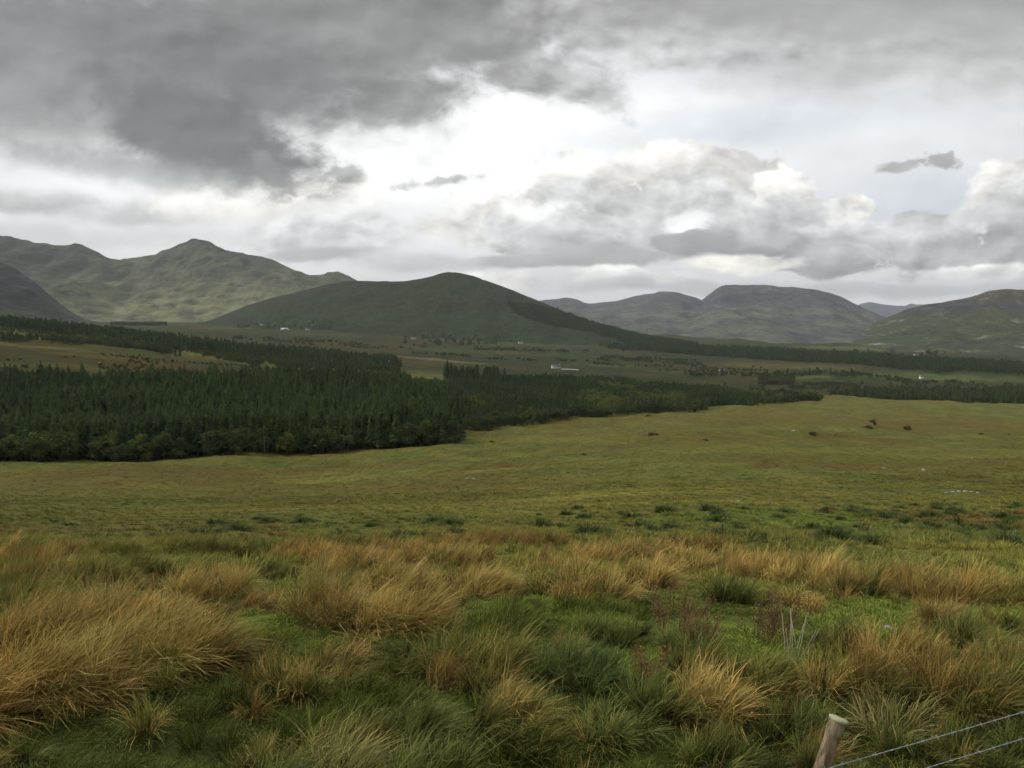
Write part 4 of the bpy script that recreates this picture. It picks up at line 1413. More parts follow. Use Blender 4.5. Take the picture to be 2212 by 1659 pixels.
def scatter_turf(name, y0, y1, dens, kinds, smin, smax, seed, label, xlim=0.74, far_right=False, cut=None, bright=1.0, flat=1.0):
    g = np.random.default_rng(seed)
    area = xlim * (y1 * y1 - y0 * y0)
    n = int(area * dens)
    Y = np.sqrt(g.uniform(y0 * y0, y1 * y1, n))
    X = g.uniform(-xlim, xlim, n) * Y
    if cut is not None:
        k = cut(X, Y)
        X, Y = X[k], Y[k]
    n = len(X)
    Z = height(X, Y) - 0.01
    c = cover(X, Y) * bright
    c = c * (1 + (0.35 if y1 < 40 else 0.14) * fbm(X / 0.8, Y / 0.8, seed, 2))[:, None]
    sc = g.uniform(smin, smax, n) * (1 + 0.35 * fbm(X / 3, Y / 4, seed + 1, 2))
    return scatter(name, np.stack([X, Y, Z], 1), TURF, g.choice(kinds, n), g.normal(0, 0.5, n), np.stack([sc, sc, sc * flat], 1), c * 1.5, label=label)


def not_wood(X, Y):
    xd = 1106 + X / Y * 1728.1
    lim = np.interp(xd, [-400, 0, 250, 500, 750, 985, 1003, 1004, 1100, 1300, 1450, 1780, 2600], [246, 254, 266, 279, 287, 298, 300, 423, 453, 522, 590, 750, 750])
    return Y < lim


def fade(lo, hi, also=None):
    def f(X, Y):
        k = np.random.default_rng(9).uniform(size=len(X)) > sm(Y, lo, hi)
        return k & also(X, Y) if also else k
    return f


scatter_turf('turf_grass', 3.2, 13.0, 30, [0, 1, 2], 0.7, 1.3, 51, 'short mossy green turf between the tussocks in the foreground', bright=1.1)
scatter_turf('long_grass', 3.2, 13.0, 10, [3, 4, 5], 0.35, 0.95, 52, 'dark green longer grass between the tussocks', bright=0.75, cut=lambda X, Y: fbm(X / 1.1, Y / 1.3, 88, 2) > 0.08 + 0.34 * sm(Y, 5.5, 8))
scatter_turf('slope_grass', 12.0, 36, 9, [0, 1, 2, 3, 6, 7, 8], 0.45, 0.95, 53, 'rough green grass on the slope below the tussocks')
scatter_turf('bog_grass', 32, 110, 2.6, [6, 7, 8], 0.6, 1.15, 54, 'rough olive grass on the near part of the bog', xlim=0.70, bright=1.0, flat=0.62, cut=fade(85, 110))
scatter_turf('far_bog_grass', 85, 620, 0.50, [9, 10], 0.55, 1.05, 55, 'olive and rusty grass over the far part of the bog', xlim=0.68, bright=1.0, flat=0.5, cut=fade(130, 620, not_wood))

TUFTM = []
for i, pl in enumerate(('olive', 'olive', 'green', 'brown', 'straw', 'dark')):
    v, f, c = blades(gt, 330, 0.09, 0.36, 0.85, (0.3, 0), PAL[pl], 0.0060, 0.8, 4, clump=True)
    TUFTM.append(mesh('tuft', v, f, M_BLADE, False, c))
TUFTS = proto_collection('tuft_form', TUFTM)
n = 420
Y = np.sqrt(gt.uniform(4.5 ** 2, 12.5 ** 2, n))
X = gt.uniform(-0.72, 0.72, n) * Y
k = fbm(X / 0.9, Y / 1.0, 131, 2) > 0.22
X, Y = X[k], Y[k]
n = len(X)
sc = gt.uniform(0.45, 0.95, n)
scatter('rough_grass', np.stack([X, Y, height(X, Y) - 0.01], 1), TUFTS, np.where(Y > 8.5, gt.choice([0, 1, 3, 4, 4], n), gt.choice([0, 1, 2, 2, 3, 5, 5], n)), gt.normal(0, 0.6, n), sc, label='small rough tufts filling the gaps between the big tussocks')

# ------------------------------------------------------------------ the tussocks
SEED = [900]
M_SHADE = plain('shaded_thatch', (0.035, 0.026, 0.014), 0.95, 0.5, 14.0, spec=0.02)  # dead thatch made near-black, with the hollows' shade in its colour


def tussock(xd, yb, wpx, L, pal, label, wind=(0.35, 0.0), spread=0.95, dens=1.0, name='grass_tussock', cat='tussock', group=None, lit=None, droop=0.8, ell=(1.0, 0.85)):
    """xd, yb: where its base centre meets the ground in the photo; wpx: width in the photo; L: blade length in metres"""
    SEED[0] += 1
    g = np.random.default_rng(SEED[0])
    L *= 0.54
    x, y, z = at(xd, yb - 0.12 * wpx)
    wm = wpx / 1728.1 * y
    wind = (wind[0] * 1.1 + 0.06, wind[1])
    rb = max(0.08, wm * 0.46 - L * 0.30)
    wd = 0.0070 * max(1.0, y / 9.0)
    nsub = int(np.clip(round(3.6 * (rb / 0.20) ** 1.6), 2, 14))
    bits, cen = [], []
    for i in range(nsub):
        for _ in range(30):
            a_, q_ = g.uniform(0, 6.283), math.sqrt(g.uniform(0, 1)) if nsub > 2 else 0.6
            c_ = np.array([math.cos(a_) * q_ * rb * ell[0], math.sin(a_) * q_ * rb * ell[1], 0])
            if all(np.hypot(*(c_ - k_)[:2]) > rb * 1.05 / math.sqrt(nsub) for k_ in cen):
                break
        cen.append(c_)
        rs = rb * g.uniform(0.62, 0.9) / math.sqrt(nsub) * 1.15
        Ls = L * g.uniform(0.72, 1.18)
        m_ = int(np.clip(dens * 0.76 * (260 + 4200 * rs * rs * math.pi + 160 * Ls), 160, 700))
        ws = g.uniform(0.6, 1.3)
        pk = pal if g.uniform() < 0.72 else g.choice({'straw': ['orange', 'olive'], 'orange': ['straw', 'brown'], 'olive': ['green', 'straw'], 'green': ['olive', 'dark'], 'blue': ['green', 'dark'],
                                                      'dark': ['green', 'olive'], 'brown': ['orange', 'olive'], 'pale': ['green', 'olive']}[pal])
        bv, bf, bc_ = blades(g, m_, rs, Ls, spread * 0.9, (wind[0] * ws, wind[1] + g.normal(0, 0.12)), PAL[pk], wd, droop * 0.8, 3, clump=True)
        bits.append((bv + c_, bf, bc_ * g.uniform(0.6, 1.2)))
    v, f, c = stack(bits)
    n = len(v) // 8
    t = thing(name, label, cat, (x, y, z - 0.02), 0, 1, group)
    obj('blades', mesh('blades', v, f, M_BLADE, False, c), t, kind='stuff')
    if pal in ('straw', 'orange', 'brown', 'olive', 'pale'):
        # feathery flower heads on the upper ends of some blades
        top = v.reshape(-1, 8, 3)
        sel = g.choice(len(top), int(len(top) * 0.13), replace=False)
        hv_, hf_, hc_ = stack([flakes(g, top[sel][:, 6 if q else 4], len(sel), 0.012, 0.0052 * max(1.0, y / 9.0), PAL[pal][1] * 0.9) for q in (0, 1, 1)])
        obj('flower_heads', mesh('flower_heads', hv_, hf_, M_BLADE, False, hc_), t, kind='stuff')
    k = int(n * 0.13)
    skirt = ([(BROWN, 3), (BROWN * 0.45, 5), (ORANGE * 0.8, 1.5), (STRAW * 0.7, 0.8)], STRAW * 0.5)  # dead leaves, darkened to paint the shade under the tussock
    if pal in ('green', 'blue', 'dark'):
        skirt = ([(BROWN * 0.6, 3), (DARKG, 3), (OLIVE * 0.7, 2)], OLIVE * 0.7)
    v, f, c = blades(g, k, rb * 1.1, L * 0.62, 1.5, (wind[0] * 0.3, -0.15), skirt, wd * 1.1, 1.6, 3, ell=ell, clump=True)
    mu = np.linspace(0, 2 * math.pi, 14, endpoint=False)
    mw = np.linspace(0, 1, 5)
    MU, MW = np.meshgrid(mu, mw)
    rr_ = rb * 1.05 * np.cos(MW * math.pi / 2) * (1 + 0.12 * np.sin(MU * 3 + SEED[0]))
    mp_ = np.stack([np.cos(MU) * rr_ * ell[0], np.sin(MU) * rr_ * ell[1], -0.05 + (L * 0.20 + 0.05) * np.sin(MW * math.pi / 2)], -1).reshape(-1, 3)
    obj('shade_mound', mesh('shade_mound', mp_, grid_faces(5, 14, True), M_SHADE, True), t)  # dark inner dome added beneath the blades to deepen their shaded hollows
    obj('dead_skirt', mesh('dead_skirt', v, f, M_BLADE, False, c), t, kind='stuff')
    return t


T = tussock
WR = (0.75, 0.05)       # wind-laid to the right
# big wind-combed mass at the lower left
T(20, 1560, 330, 0.95, 'orange', 'large orange-brown tussock cut by the left edge of the picture, lowest of the left mass', WR, 1.0, 1.1)
T(170, 1520, 330, 0.98, 'straw', 'broad straw tussock combed to the right in the lower left mass', WR, 1.0, 1.2)
T(310, 1480, 320, 0.92, 'straw', 'pale combed straw tussock in the middle of the lower left mass', WR, 1.0, 1.2)
T(425, 1450, 250, 0.80, 'brown', 'rusty brown tussock at the right end of the lower left mass', WR, 1.05, 1.1)
T(60, 1440, 300, 0.90, 'orange', 'tawny tussock behind the lower left mass at the picture edge', WR, 1.0)
T(230, 1395, 230, 0.85, 'straw', 'upright straw tussock above the lower left mass', (0.45, 0), 0.8, 1.1)
T(330, 1400, 190, 0.72, 'orange', 'small orange tussock leaning right behind the lower left mass', WR, 0.9)
T(120, 1370, 200, 0.72, 'olive', 'olive tussock behind the upright straw tussock at left', (0.4, 0), 0.9)
T(20, 1340, 200, 0.70, 'olive', 'olive-brown tussock at the left edge below the crest', (0.4, 0), 0.9)
T(455, 1322, 205, 0.80, 'straw', 'bright straw dome tussock with a dark hollow, left of the bare green patch', (0.35, 0), 0.95, 1.25)
T(560, 1330, 130, 0.5, 'orange', 'low orange tuft at the foot of the bright straw dome', WR, 1.1, 0.8)
T(590, 1270, 120, 0.62, 'dark', 'dark green tussock between the two straw domes', (0.3, 0), 0.9)
T(690, 1355, 210, 0.84, 'straw', 'left half of the widest straw mound left of the centre', (0.35, 0), 0.95, 1.25)
T(810, 1390, 260, 0.90, 'straw', 'front of the widest straw mound, with a drooping brown skirt', (0.45, -0.05), 1.0, 1.25)
T(905, 1365, 180, 0.78, 'orange', 'orange right end of the widest straw mound', WR, 1.05, 1.1)
T(850, 1310, 220, 0.78, 'straw', 'straw tussock behind the widest straw mound', (0.4, 0), 0.9)
T(1045, 1305, 190, 0.78, 'straw', 'straw tussock with blades arching right just left of the centre gap', WR, 1.0, 1.1)
T(985, 1330, 110, 0.45, 'green', 'small green tussock under the arching straw tussock', (0.3, 0), 0.8)
T(1175, 1300, 130, 0.70, 'olive', 'olive tussock in the centre gap between two straw ones', (0.2, 0), 0.8)
T(1285, 1318, 190, 0.82, 'straw', 'fan-shaped straw tussock right of the centre gap', (0.45, 0), 1.0, 1.2)
T(1210, 1262, 180, 0.66, 'straw', 'straw tussock behind the fan-shaped one', (0.4, 0), 0.85)
T(1390, 1290, 170, 0.78, 'straw', 'straw tussock left of the rusty dock plants', (0.3, 0), 0.85)
T(1480, 1262, 170, 0.74, 'straw', 'tall straw tussock behind the first rusty dock plant', (0.3, 0), 0.8)
T(1570, 1318, 120, 0.72, 'green', 'green upright tussock between the two rusty dock plants', (0.1, 0), 0.55)
# crest on the right
CREST = [(1600, 1262, 'straw'), (1668, 1275, 'orange'), (1730, 1282, 'straw'), (1800, 1300, 'straw'), (1865, 1310, 'olive'), (1925, 1312, 'orange'), (1990, 1318, 'straw'), (2050, 1325, 'orange'),
         (2110, 1330, 'straw'), (2165, 1332, 'olive'), (2215, 1335, 'orange')]
ORD = ['first', 'second', 'third', 'fourth', 'fifth', 'sixth', 'seventh', 'eighth', 'ninth', 'tenth', 'eleventh']
NUP = {'straw': 'straw-coloured', 'orange': 'orange-brown', 'olive': 'olive'}
for i, (xd, yb, pal) in enumerate(CREST):
    T(xd, yb, 150, 0.80, pal, '%s tussock, %s from the left in the tawny crest row at right' % (NUP[pal], ORD[i]), (0.28, 0), 0.75, 1.1, group='tussocks of the tawny crest row')
# small ones behind the crest at left
for xd, yb, w, L, pal, lab in ((720, 1212, 120, 0.6, 'dark', 'long dark mound behind the pale stone on the left crest'), (790, 1205, 90, 0.5, 'brown', 'brown tuft right of the pale stone on the left crest'),
                               (950, 1208, 110, 0.6, 'brown', 'brown tussock on the crest left of the dark brown mound'), (1070, 1208, 130, 0.75, 'brown', 'left half of the dark brown mound on the crest at the centre'),
                               (1160, 1205, 110, 0.70, 'brown', 'right half of the dark brown mound on the crest at the centre'), (325, 1262, 100, 0.55, 'dark', 'small dark tussock left of the bright straw dome'),
                               (420, 1222, 120, 0.6, 'dark', 'dark green tussock on the crest behind the bright straw dome'), (545, 1222, 110, 0.55, 'dark', 'dark green tussock on the crest right of the bright straw dome'),
                               (650, 1235, 130, 0.6, 'orange', 'orange tussock on the crest above the widest straw mound'), (860, 1240, 150, 0.66, 'orange', 'orange-tipped tussock on the crest right of the pale stone'),
                               (220, 1225, 140, 0.6, 'olive', 'olive tussock on the crest at left'), (100, 1240, 150, 0.6, 'brown', 'brown tussock on the crest near the left edge'),
                               (10, 1235, 130, 0.6, 'olive', 'olive tussock on the crest cut by the left edge'), (200, 1290, 150, 0.62, 'olive', 'olive-straw tussock below the left crest'),
                               (70, 1290, 150, 0.62, 'brown', 'brown-green tussock below the left crest near the edge'), (990, 1250, 130, 0.62, 'straw', 'straw tussock below the dark brown crest mound'),
                               (1310, 1240, 150, 0.6, 'orange', 'orange tussock on the crest right of the dark brown mound'), (1400, 1225, 140, 0.6, 'straw', 'straw tussock on the crest in the middle right'),
                               (1500, 1215, 120, 0.55, 'brown', 'brown tussock on the crest in the middle right'), (750, 1265, 160, 0.68, 'straw', 'straw tussock between the pale stone and the widest mound')):
    T(xd, yb, w * 1.25, L * 1.4, pal, lab, (0.4, 0), 0.95, 1.0)
# middle and lower right
T(1040, 1490, 260, 0.80, 'olive', 'big olive tussock in the lower centre', (0.35, 0), 0.95, 1.2)
T(960, 1500, 150, 0.62, 'brown', 'brown tuft at the left foot of the big olive tussock', (0.3, 0), 1.0)
T(1250, 1500, 220, 0.72, 'blue', 'bluish green tussock right of the big olive tussock', (0.45, 0), 1.05, 1.1)
T(1100, 1605, 250, 0.70, 'olive', 'olive green tussock leaning right in the bottom centre', WR, 1.0, 1.1)
T(1190, 1640, 180, 0.55, 'dark', 'dark green tussock at the bottom centre under the leaning one', (0.5, 0), 1.0)
T(890, 1625, 210, 0.66, 'green', 'fresh green tussock in the bottom left of the centre', (0.6, 0), 1.0, 1.1)
T(760, 1640, 140, 0.55, 'dark', 'dark tussock left of the fresh green tussock at the bottom', (0.4, 0), 0.9)
T(700, 1750, 330, 0.85, 'pale', 'pale wind-swept tussock cut by the bottom edge left of the centre', WR, 1.0, 1.2)
T(920, 1740, 260, 0.70, 'green', 'light green tussock cut by the bottom edge under the fresh green one', (0.6, 0), 1.0)
T(640, 1520, 170, 0.72, 'olive', 'upright olive tussock right of the lower left mass', (0.15, 0), 0.7)
T(560, 1500, 130, 0.55, 'brown', 'brown tuft in the dark hollow right of the lower left mass', (0.2, 0), 0.9)
T(720, 1470, 150, 0.55, 'brown', 'low brown tuft on the mossy patch under the widest straw mound', (0.3, 0), 1.0)
T(880, 1470, 130, 0.55, 'dark', 'dark tussock under the widest straw mound', (0.3, 0), 0.9)
T(1555, 1565, 220, 0.82, 'straw', 'yellow-green tussock with fallen dead leaves in the lower right', (0.55, 0), 0.95, 1.1)
T(1640, 1500, 170, 0.62, 'olive', 'olive tussock behind the one with fallen leaves', (0.4, 0), 0.9)
T(1420, 1560, 170, 0.6, 'dark', 'dark green tussock left of the one with fallen leaves', (0.4, 0), 0.9)
T(1760, 1500, 160, 0.66, 'olive', 'olive tussock above the fence post', (0.3, 0), 0.8)
T(1870, 1510, 190, 0.78, 'brown', 'brown-green upright tussock right of the olive one above the post', (0.1, 0), 0.75, 1.1)
T(2065, 1545, 250, 0.82, 'brown', 'wide brown tussock above the wires in the lower right corner', (0.2, 0), 0.9, 1.15)
T(2170, 1480, 150, 0.66, 'olive', 'olive tussock at the right edge above the wires', (0.2, 0), 0.8)
T(1960, 1450, 160, 0.62, 'orange', 'orange tussock behind the wide brown one', (0.2, 0), 0.8)
T(1700, 1620, 170, 0.6, 'dark', 'dark tussock left of the fence post', (0.3, 0), 0.9)
T(1920, 1610, 190, 0.62, 'pale', 'tuft of pale dead blades right of the fence post', (0.4, 0), 1.0, 0.6)
T(1820, 1420, 150, 0.55, 'green', 'yellow-green tuft under the crest row at right', (0.2, 0), 0.8)
T(2090, 1410, 160, 0.58, 'green', 'dark green tuft under the right end of the crest row', (0.2, 0), 0.8)
T(1490, 1420, 150, 0.5, 'green', 'low green tuft under the rusty dock plants', (0.3, 0), 0.9)
T(1340, 1405, 150, 0.5, 'green', 'low green tuft under the fan-shaped straw tussock', (0.3, 0), 0.9)
T(1330, 1620, 190, 0.55, 'green', 'green tuft at the bottom right of the centre', (0.5, 0), 1.0)
T(1540, 1690, 200, 0.6, 'dark', 'dark green tuft cut by the bottom edge left of the post', (0.4, 0), 0.9)
T(2080, 1690, 200, 0.5, 'dark', 'dark grass tuft under the wires in the bottom right corner', (0.3, 0), 0.9)

# ------------------------------------------------------------------ small rush clumps dotted over the slope below
gr = np.random.default_rng(61)
RUSHM = []
for i in range(5):
    v, f, c = blades(gr, 900, 0.42, 0.50, 1.25, (0.2, 0), PAL['rush' if i < 3 else ('brown' if i == 3 else 'olive')], 0.022, 1.1, 3, clump=True)
    RUSHM.append(mesh('blades', v, f, M_BLADE, False, c * (0.9 if i < 3 else 0.8)))
spots = []
for (x0, x1, y0, y1, cnt) in ((1150, 2212, 1098, 1172, 95), (1850, 2212, 1092, 1125, 26), (100, 1000, 1122, 1172, 44), (1560, 2212, 1140, 1180, 36)):
    for _ in range(cnt):
        spots.append((gr.uniform(x0, x1), gr.uniform(y0, y1)))
for k, (xd, yd) in enumerate(spots):
    x, y, z = at(xd, yd)
    if y < 15:
        continue
    i = int(gr.choice(5, p=[0.27, 0.27, 0.26, 0.12, 0.08]))
    s = gr.choice([gr.uniform(0.4, 0.75), gr.uniform(0.6, 1.15)])
    side = ('far left', 'left', 'centre left', 'centre', 'centre right', 'right', 'far right')[int(min(6, xd // 316))] + (', higher up' if yd < 1130 else ', lower down')
    word = 'dark green' if i < 3 else ('brown' if i == 3 else 'olive')
    size = 'large' if s > 0.9 else ('middling' if s > 0.62 else 'small')
    t = thing('rush_clump', '%s %s rush clump on the slope beyond the crest, %s' % (size, word, side), 'rush clump', (x, y, z - 0.03), gr.uniform(-0.5, 0.5), (s * 1.2, s * 1.2, s * 0.85), 'rush clumps on the green slope beyond the crest')
    obj('blades', RUSHM[i], t, kind='stuff')


# ------------------------------------------------------------------ dock plants and dry stalks
def dock(xd, yb, w, h, label, col=RUST, stems=16):
    SEED[0] += 1
    g = np.random.default_rng(SEED[0])
    x, y, z = at(xd, yb)
    r = w / 1728.1 * y * 0.5
    t = thing('dock_plant', label, 'plant', (x, y, z - 0.02), 0, 1, 'rusty dock plants')
    m, fl = MB(), []
    for i in range(stems):
        a, q = g.uniform(0, 6.28), math.sqrt(g.uniform(0, 1))
        b = np.array([math.cos(a) * r * q * 0.6, math.sin(a) * r * q * 0.5, 0])
        top = b + [math.cos(a) * r * q * 0.5 + 0.05, math.sin(a) * r * q * 0.4, 0.72 * h * g.uniform(0.6, 1.1)]
        m.tube([b, (b + top) / 2 + [0.02, 0, 0.03], top], [0.005, 0.004, 0.002], 4, False)
        for s in np.linspace(0.35, 1.0, 9):
            fl.append(flakes(g, b + (top - b) * s, 9, 0.025 + 0.02 * (1 - s), 0.011, col))
    obj('stems', m.build('stems', M_STEM), t, kind='stuff')
    v, f, c = stack(fl)
    obj('seed_heads', mesh('seed_heads', v, f, M_BLADE, False, c), t, kind='stuff')


M_STEM = plain('dock_stem', (0.16, 0.085, 0.045), 0.8, 0.3, 8.0)
M_STALK = plain('dry_stalk', (0.34, 0.32, 0.22), 0.8, 0.25, 8.0)
dock(1455, 1370, 130, 0.68, 'rusty dock plant with crowded seed heads right of the centre', RUST, 20)
dock(1655, 1385, 150, 0.72, 'widest dull red dock plant below the tawny crest row', RUST * 0.85, 22)
dock(1510, 1400, 80, 0.50, 'thin rusty dock plant between the two bigger ones', RUST * 1.1, 9)
dock(1405, 1470, 90, 0.46, 'small pinkish dock plant on the grass below the first one', RUST * 1.2, 9)
dock(1745, 1330, 70, 0.45, 'small orange dock plant beside the widest one', ORANGE, 8)

x, y, z = at(1712, 1445)
t = thing('dry_stalks', 'clump of pale bare dry stalks standing above the fence post', 'plant', (x, y, z - 0.02))
gs_ = np.random.default_rng(73)
for i in range(9):
    b = np.array([gs_.normal(0, 0.03), gs_.normal(0, 0.03), 0])
    a = gs_.normal(0.05 if i < 6 else 0.45, 0.12)
    h = gs_.uniform(0.35, 0.62)
    top = b + [math.sin(a) * h, gs_.normal(0, 0.05), math.cos(a) * h]
    m = MB()
    m.tube([b, (b + top) / 2 + [0.008, 0, 0], top], [0.0065, 0.005, 0.003], 5)
    if i % 2 == 0:
        m.tube([b + (top - b) * 0.75, b + (top - b) * 0.95 + [gs_.normal(0, 0.05), 0, 0.06]], [0.004, 0.002], 4)
    obj('stalk', m.build('stalk', M_STALK, True), t)


# ------------------------------------------------------------------ stones
def stone_mesh(seed, flat=0.6):
    g = np.random.default_rng(seed)
    nu, nv = 12, 8
    u = np.linspace(0, 2 * math.pi, nu, endpoint=False)
    w = np.linspace(-math.pi / 2, math.pi / 2, nv)
    U, V = np.meshgrid(u, w)
    d = np.stack([np.cos(V) * np.cos(U), np.cos(V) * np.sin(U), np.sin(V)], -1)
    o1 = g.normal(size=(7, 3))
    o1 /= np.linalg.norm(o1, axis=1)[:, None]
    r = np.full(U.shape, 1.0)
    for k in o1:                       # flat facets
        dd = (d * k).sum(-1)
        r = np.minimum(r, np.where(dd > 0.05, g.uniform(0.62, 0.9) / np.maximum(dd, 0.05), 9))
    p = d * r[..., None] * [1, 0.8, flat]
    return mesh('stone', p.reshape(-1, 3), grid_faces(nv, nu, True), M_STONE, False)


def mat_stone():
    m, N = new_mat('pale_stone')
    tc = N.n('ShaderNodeTexCoord').outputs['Object']
    a = N.noise(tc, 2.2, 6, 0.6)
    b = N.noise(tc, 9.0, 5, 0.6)
    c = N.mix(a, (0.24, 0.22, 0.20), (0.46, 0.43, 0.40))
    c = N.mix(N.sstep(b, 0.55, 0.7, 0, 0.6), c, (0.16, 0.17, 0.13))
    finish(N, c, 0.9, bump(N, b, 0.6, 0.05), spec=0.2)
    return m


M_STONE = mat_stone()
STM = [stone_mesh(300 + i, 0.5 + 0.1 * (i % 3)) for i in range(5)]
STONES = [
    (771, 1199, 26, 'pale rounded stone half hidden in the tussocks of the left crest'), (1918, 1362, 26, 'pinkish stone lying in the grass under the crest row at right'),
    (1786, 1503, 20, 'small grey stone in the grass above the fence post'), (1714, 932, 10, 'white boulder alone on the far bog left of the oval bush'),
    (1995, 1017, 10, 'pale boulder on the bog at the right'), (1910, 1013, 8, 'small pale boulder left of another on the right-hand bog'), (2100, 990, 6, 'tiny pale upright stone on the right-hand bog'),
    (1594, 1084, 9, 'pale stone on the green bog at the centre right'), (1008, 1035, 9, 'left pale stone of a pair by the wet hollow in the bog'), (1024, 1036, 7, 'right pale stone of a pair by the wet hollow in the bog'),
    (215, 784, 5, 'pale rock on the yellow field at far left'), (372, 770, 5, 'pale rock on the right part of the yellow field'), (414, 768, 5, 'pale rock on the scrubby end of the yellow field'),
    (2044, 1066, 9, 'first stone from the left in the tumbled row near the right edge'), (2058, 1064, 9, 'second stone from the left in the tumbled row near the right edge'),
    (2071, 1063, 10, 'third stone from the left in the tumbled row near the right edge'), (2085, 1063, 9, 'fourth stone from the left in the tumbled row near the right edge'),
    (2098, 1064, 8, 'fifth stone from the left in the tumbled row near the right edge'), (2112, 1065, 8, 'last stone on the right in the tumbled row near the right edge'),
]
for i, (xd, yd, w, lab) in enumerate(STONES):
    x, y, z = at(xd, yd)
    r = w / 1728.1 * y * 0.55
    obj('stone', STM[i % 5], loc=(x, y, z + r * 0.15), rot=(0, 0, i * 1.3), scl=r, label=lab, category='stone')
# bare peat scars on the bog
M_PEAT = plain('peat', (0.085, 0.045, 0.022), 0.95, 0.4, 0.6)


# ------------------------------------------------------------------ houses across the valley
M_WHITE = plain('white_render', (0.62, 0.61, 0.58), 0.8, 0.08, 0.4)
M_SLATE = plain('slate_roof', (0.085, 0.088, 0.095), 0.7, 0.25, 0.8)
M_TIN = plain('tin_roof', (0.50, 0.50, 0.49), 0.5, 0.1, 0.4)
M_GLASS = plain('window_glass', (0.03, 0.035, 0.04), 0.1, 0.1, 1.0, spec=0.5)
M_DOOR = plain('painted_door', (0.12, 0.05, 0.04), 0.6, 0.15, 2.0)


def house(loc, w, d, h, rz, label, roofm, shed=False, name='house'):
    t = thing(name, label, 'house' if not shed else 'shed', loc, rz)
    m = MB()
    m.box((-w / 2, -d / 2, -1.2), (w / 2, d / 2, h))
    k = d * (0.36 if not shed else 0.2)
    m.add([(-w / 2, -d / 2, h), (-w / 2, d / 2, h), (-w / 2, 0, h + k), (w / 2, -d / 2, h), (w / 2, d / 2, h), (w / 2, 0, h + k)], [(0, 2, 1), (3, 4, 5)])
    obj('wall', m.build('wall', M_WHITE), t)
    r = MB()
    e, th = 0.35, 0.16
    for s in (-1, 1):
        a, b = s * (d / 2 + e), 0.0
        z0, z1 = h - k * e / (d / 2) + 0.02, h + k + 0.02
        r.add([(-w / 2 - e, a, z0), (w / 2 + e, a, z0), (w / 2 + e, b, z1), (-w / 2 - e, b, z1), (-w / 2 - e, a, z0 + th), (w / 2 + e, a, z0 + th), (w / 2 + e, b, z1 + th), (-w / 2 - e, b, z1 + th)],
              [(0, 1, 2, 3), (4, 7, 6, 5), (0, 4, 5, 1), (1, 5, 6, 2), (2, 6, 7, 3), (3, 7, 4, 0)])
    ro = obj('roof', r.build('roof', roofm), t)
    if shed:
        m = MB()
        m.box((-w * 0.12, -d / 2 - 0.06, 0), (w * 0.12, -d / 2 - 0.01, h * 0.85))
        obj('door', m.build('door', M_DOOR), t)
        return t
    for s in (-1, 1):
        m = MB()
        m.box((s * (w / 2 - 0.55) - 0.4, -0.35, h + k * 0.7), (s * (w / 2 - 0.55) + 0.4, 0.35, h + k + 1.0))
        obj('chimney', m.build('chimney', M_WHITE), ro)
    m = MB()
    m.box((-0.55, -d / 2 - 0.05, 0), (0.55, -d / 2 - 0.01, 2.1))
    obj('door', m.build('door', M_DOOR), t)
    wm = MB()
    wm.box((-0.6, -d / 2 - 0.05, 0.9), (0.6, -d / 2 - 0.01, 2.2))
    wm = wm.build('window', M_GLASS)
    for xx in (-w * 0.34, -w * 0.17, w * 0.17, w * 0.34):
        obj('window', wm, t, loc=(xx, 0, 0))
    return t


gh = np.random.default_rng(81)
for xd, yd, w, rz, roof, shed, lab in (
        (1201, 796, 13, 0.15, M_SLATE, False, 'white farmhouse with a long white wall in the middle of the valley bog'),
        (617, 713, 30, 0.1, M_TIN, True, 'long pale-roofed shed at the left hamlet under the middle hill'),
        (564, 703, 13, -0.2, M_SLATE, False, 'small white house at the left end of the left hamlet'),
        (677, 703, 13, 0.3, M_SLATE, False, 'white house high in the trees of the left hamlet'),
        (664, 713, 14, 0.0, M_SLATE, False, 'white house right of the long shed in the left hamlet'),
        (893, 732, 15, 0.1, M_SLATE, False, 'white house at the left end of the hamlet below the hill top'),
        (962, 735, 13, -0.1, M_SLATE, False, 'white house among dark trees in the hamlet below the hill top'),
        (1125, 742, 14, 0.2, M_SLATE, False, 'pale house at the right end of the hamlet below the hill top'),
        (810, 784, 9, 0.2, M_SLATE, False, 'white cottage by the tree belt just left of the hay field'),
        (833, 790, 9, -0.4, M_TIN, True, 'low shed between the white cottage and the hay field'),
        (1559, 806, 9, 0.1, M_SLATE, False, 'tiny white cottage among the hedges right of the farmhouse'),
        (1993, 819, 9, -0.2, M_SLATE, False, 'tiny white cottage above the bright green field'),
        (1979, 769, 13, 0.0, M_SLATE, False, 'white house at the foot of the rocky hillside'),
        (1722, 757, 16, 0.1, M_SLATE, False, 'white house below the flat-topped mountain beyond the dark belt')):
    x, y, z = sight(xd, yd)
    house((x, y, z), w, 7.0 if not shed else 12.0, 3.2 if w < 20 else 4.5, rz + gh.normal(0, 0.1), lab, roof, shed, 'farm_shed' if shed else 'house')
# the long white wall running right from the farmhouse
x, y, z = at(1201, 797)
x2, y2, z2 = at(1248, 799)
m = MB()
for i in range(12):
    a, b = i / 12, (i + 1) / 12
    xa, ya, xb, yb = x + 8 + (x2 - x - 8) * a, y - 5, x + 8 + (x2 - x - 8) * b, y - 5
    za = float(height(xa, ya))
    m.box((xa, ya - 0.25, za - 0.6), (xb - 0.02, ya + 0.25, za + 1.5))
wl = obj('garden_wall', m.build('garden_wall', M_WHITE), label='long low white wall running right from the valley farmhouse', category='wall')

# ------------------------------------------------------------------ wire fence in the right-hand corner
M_POST = None


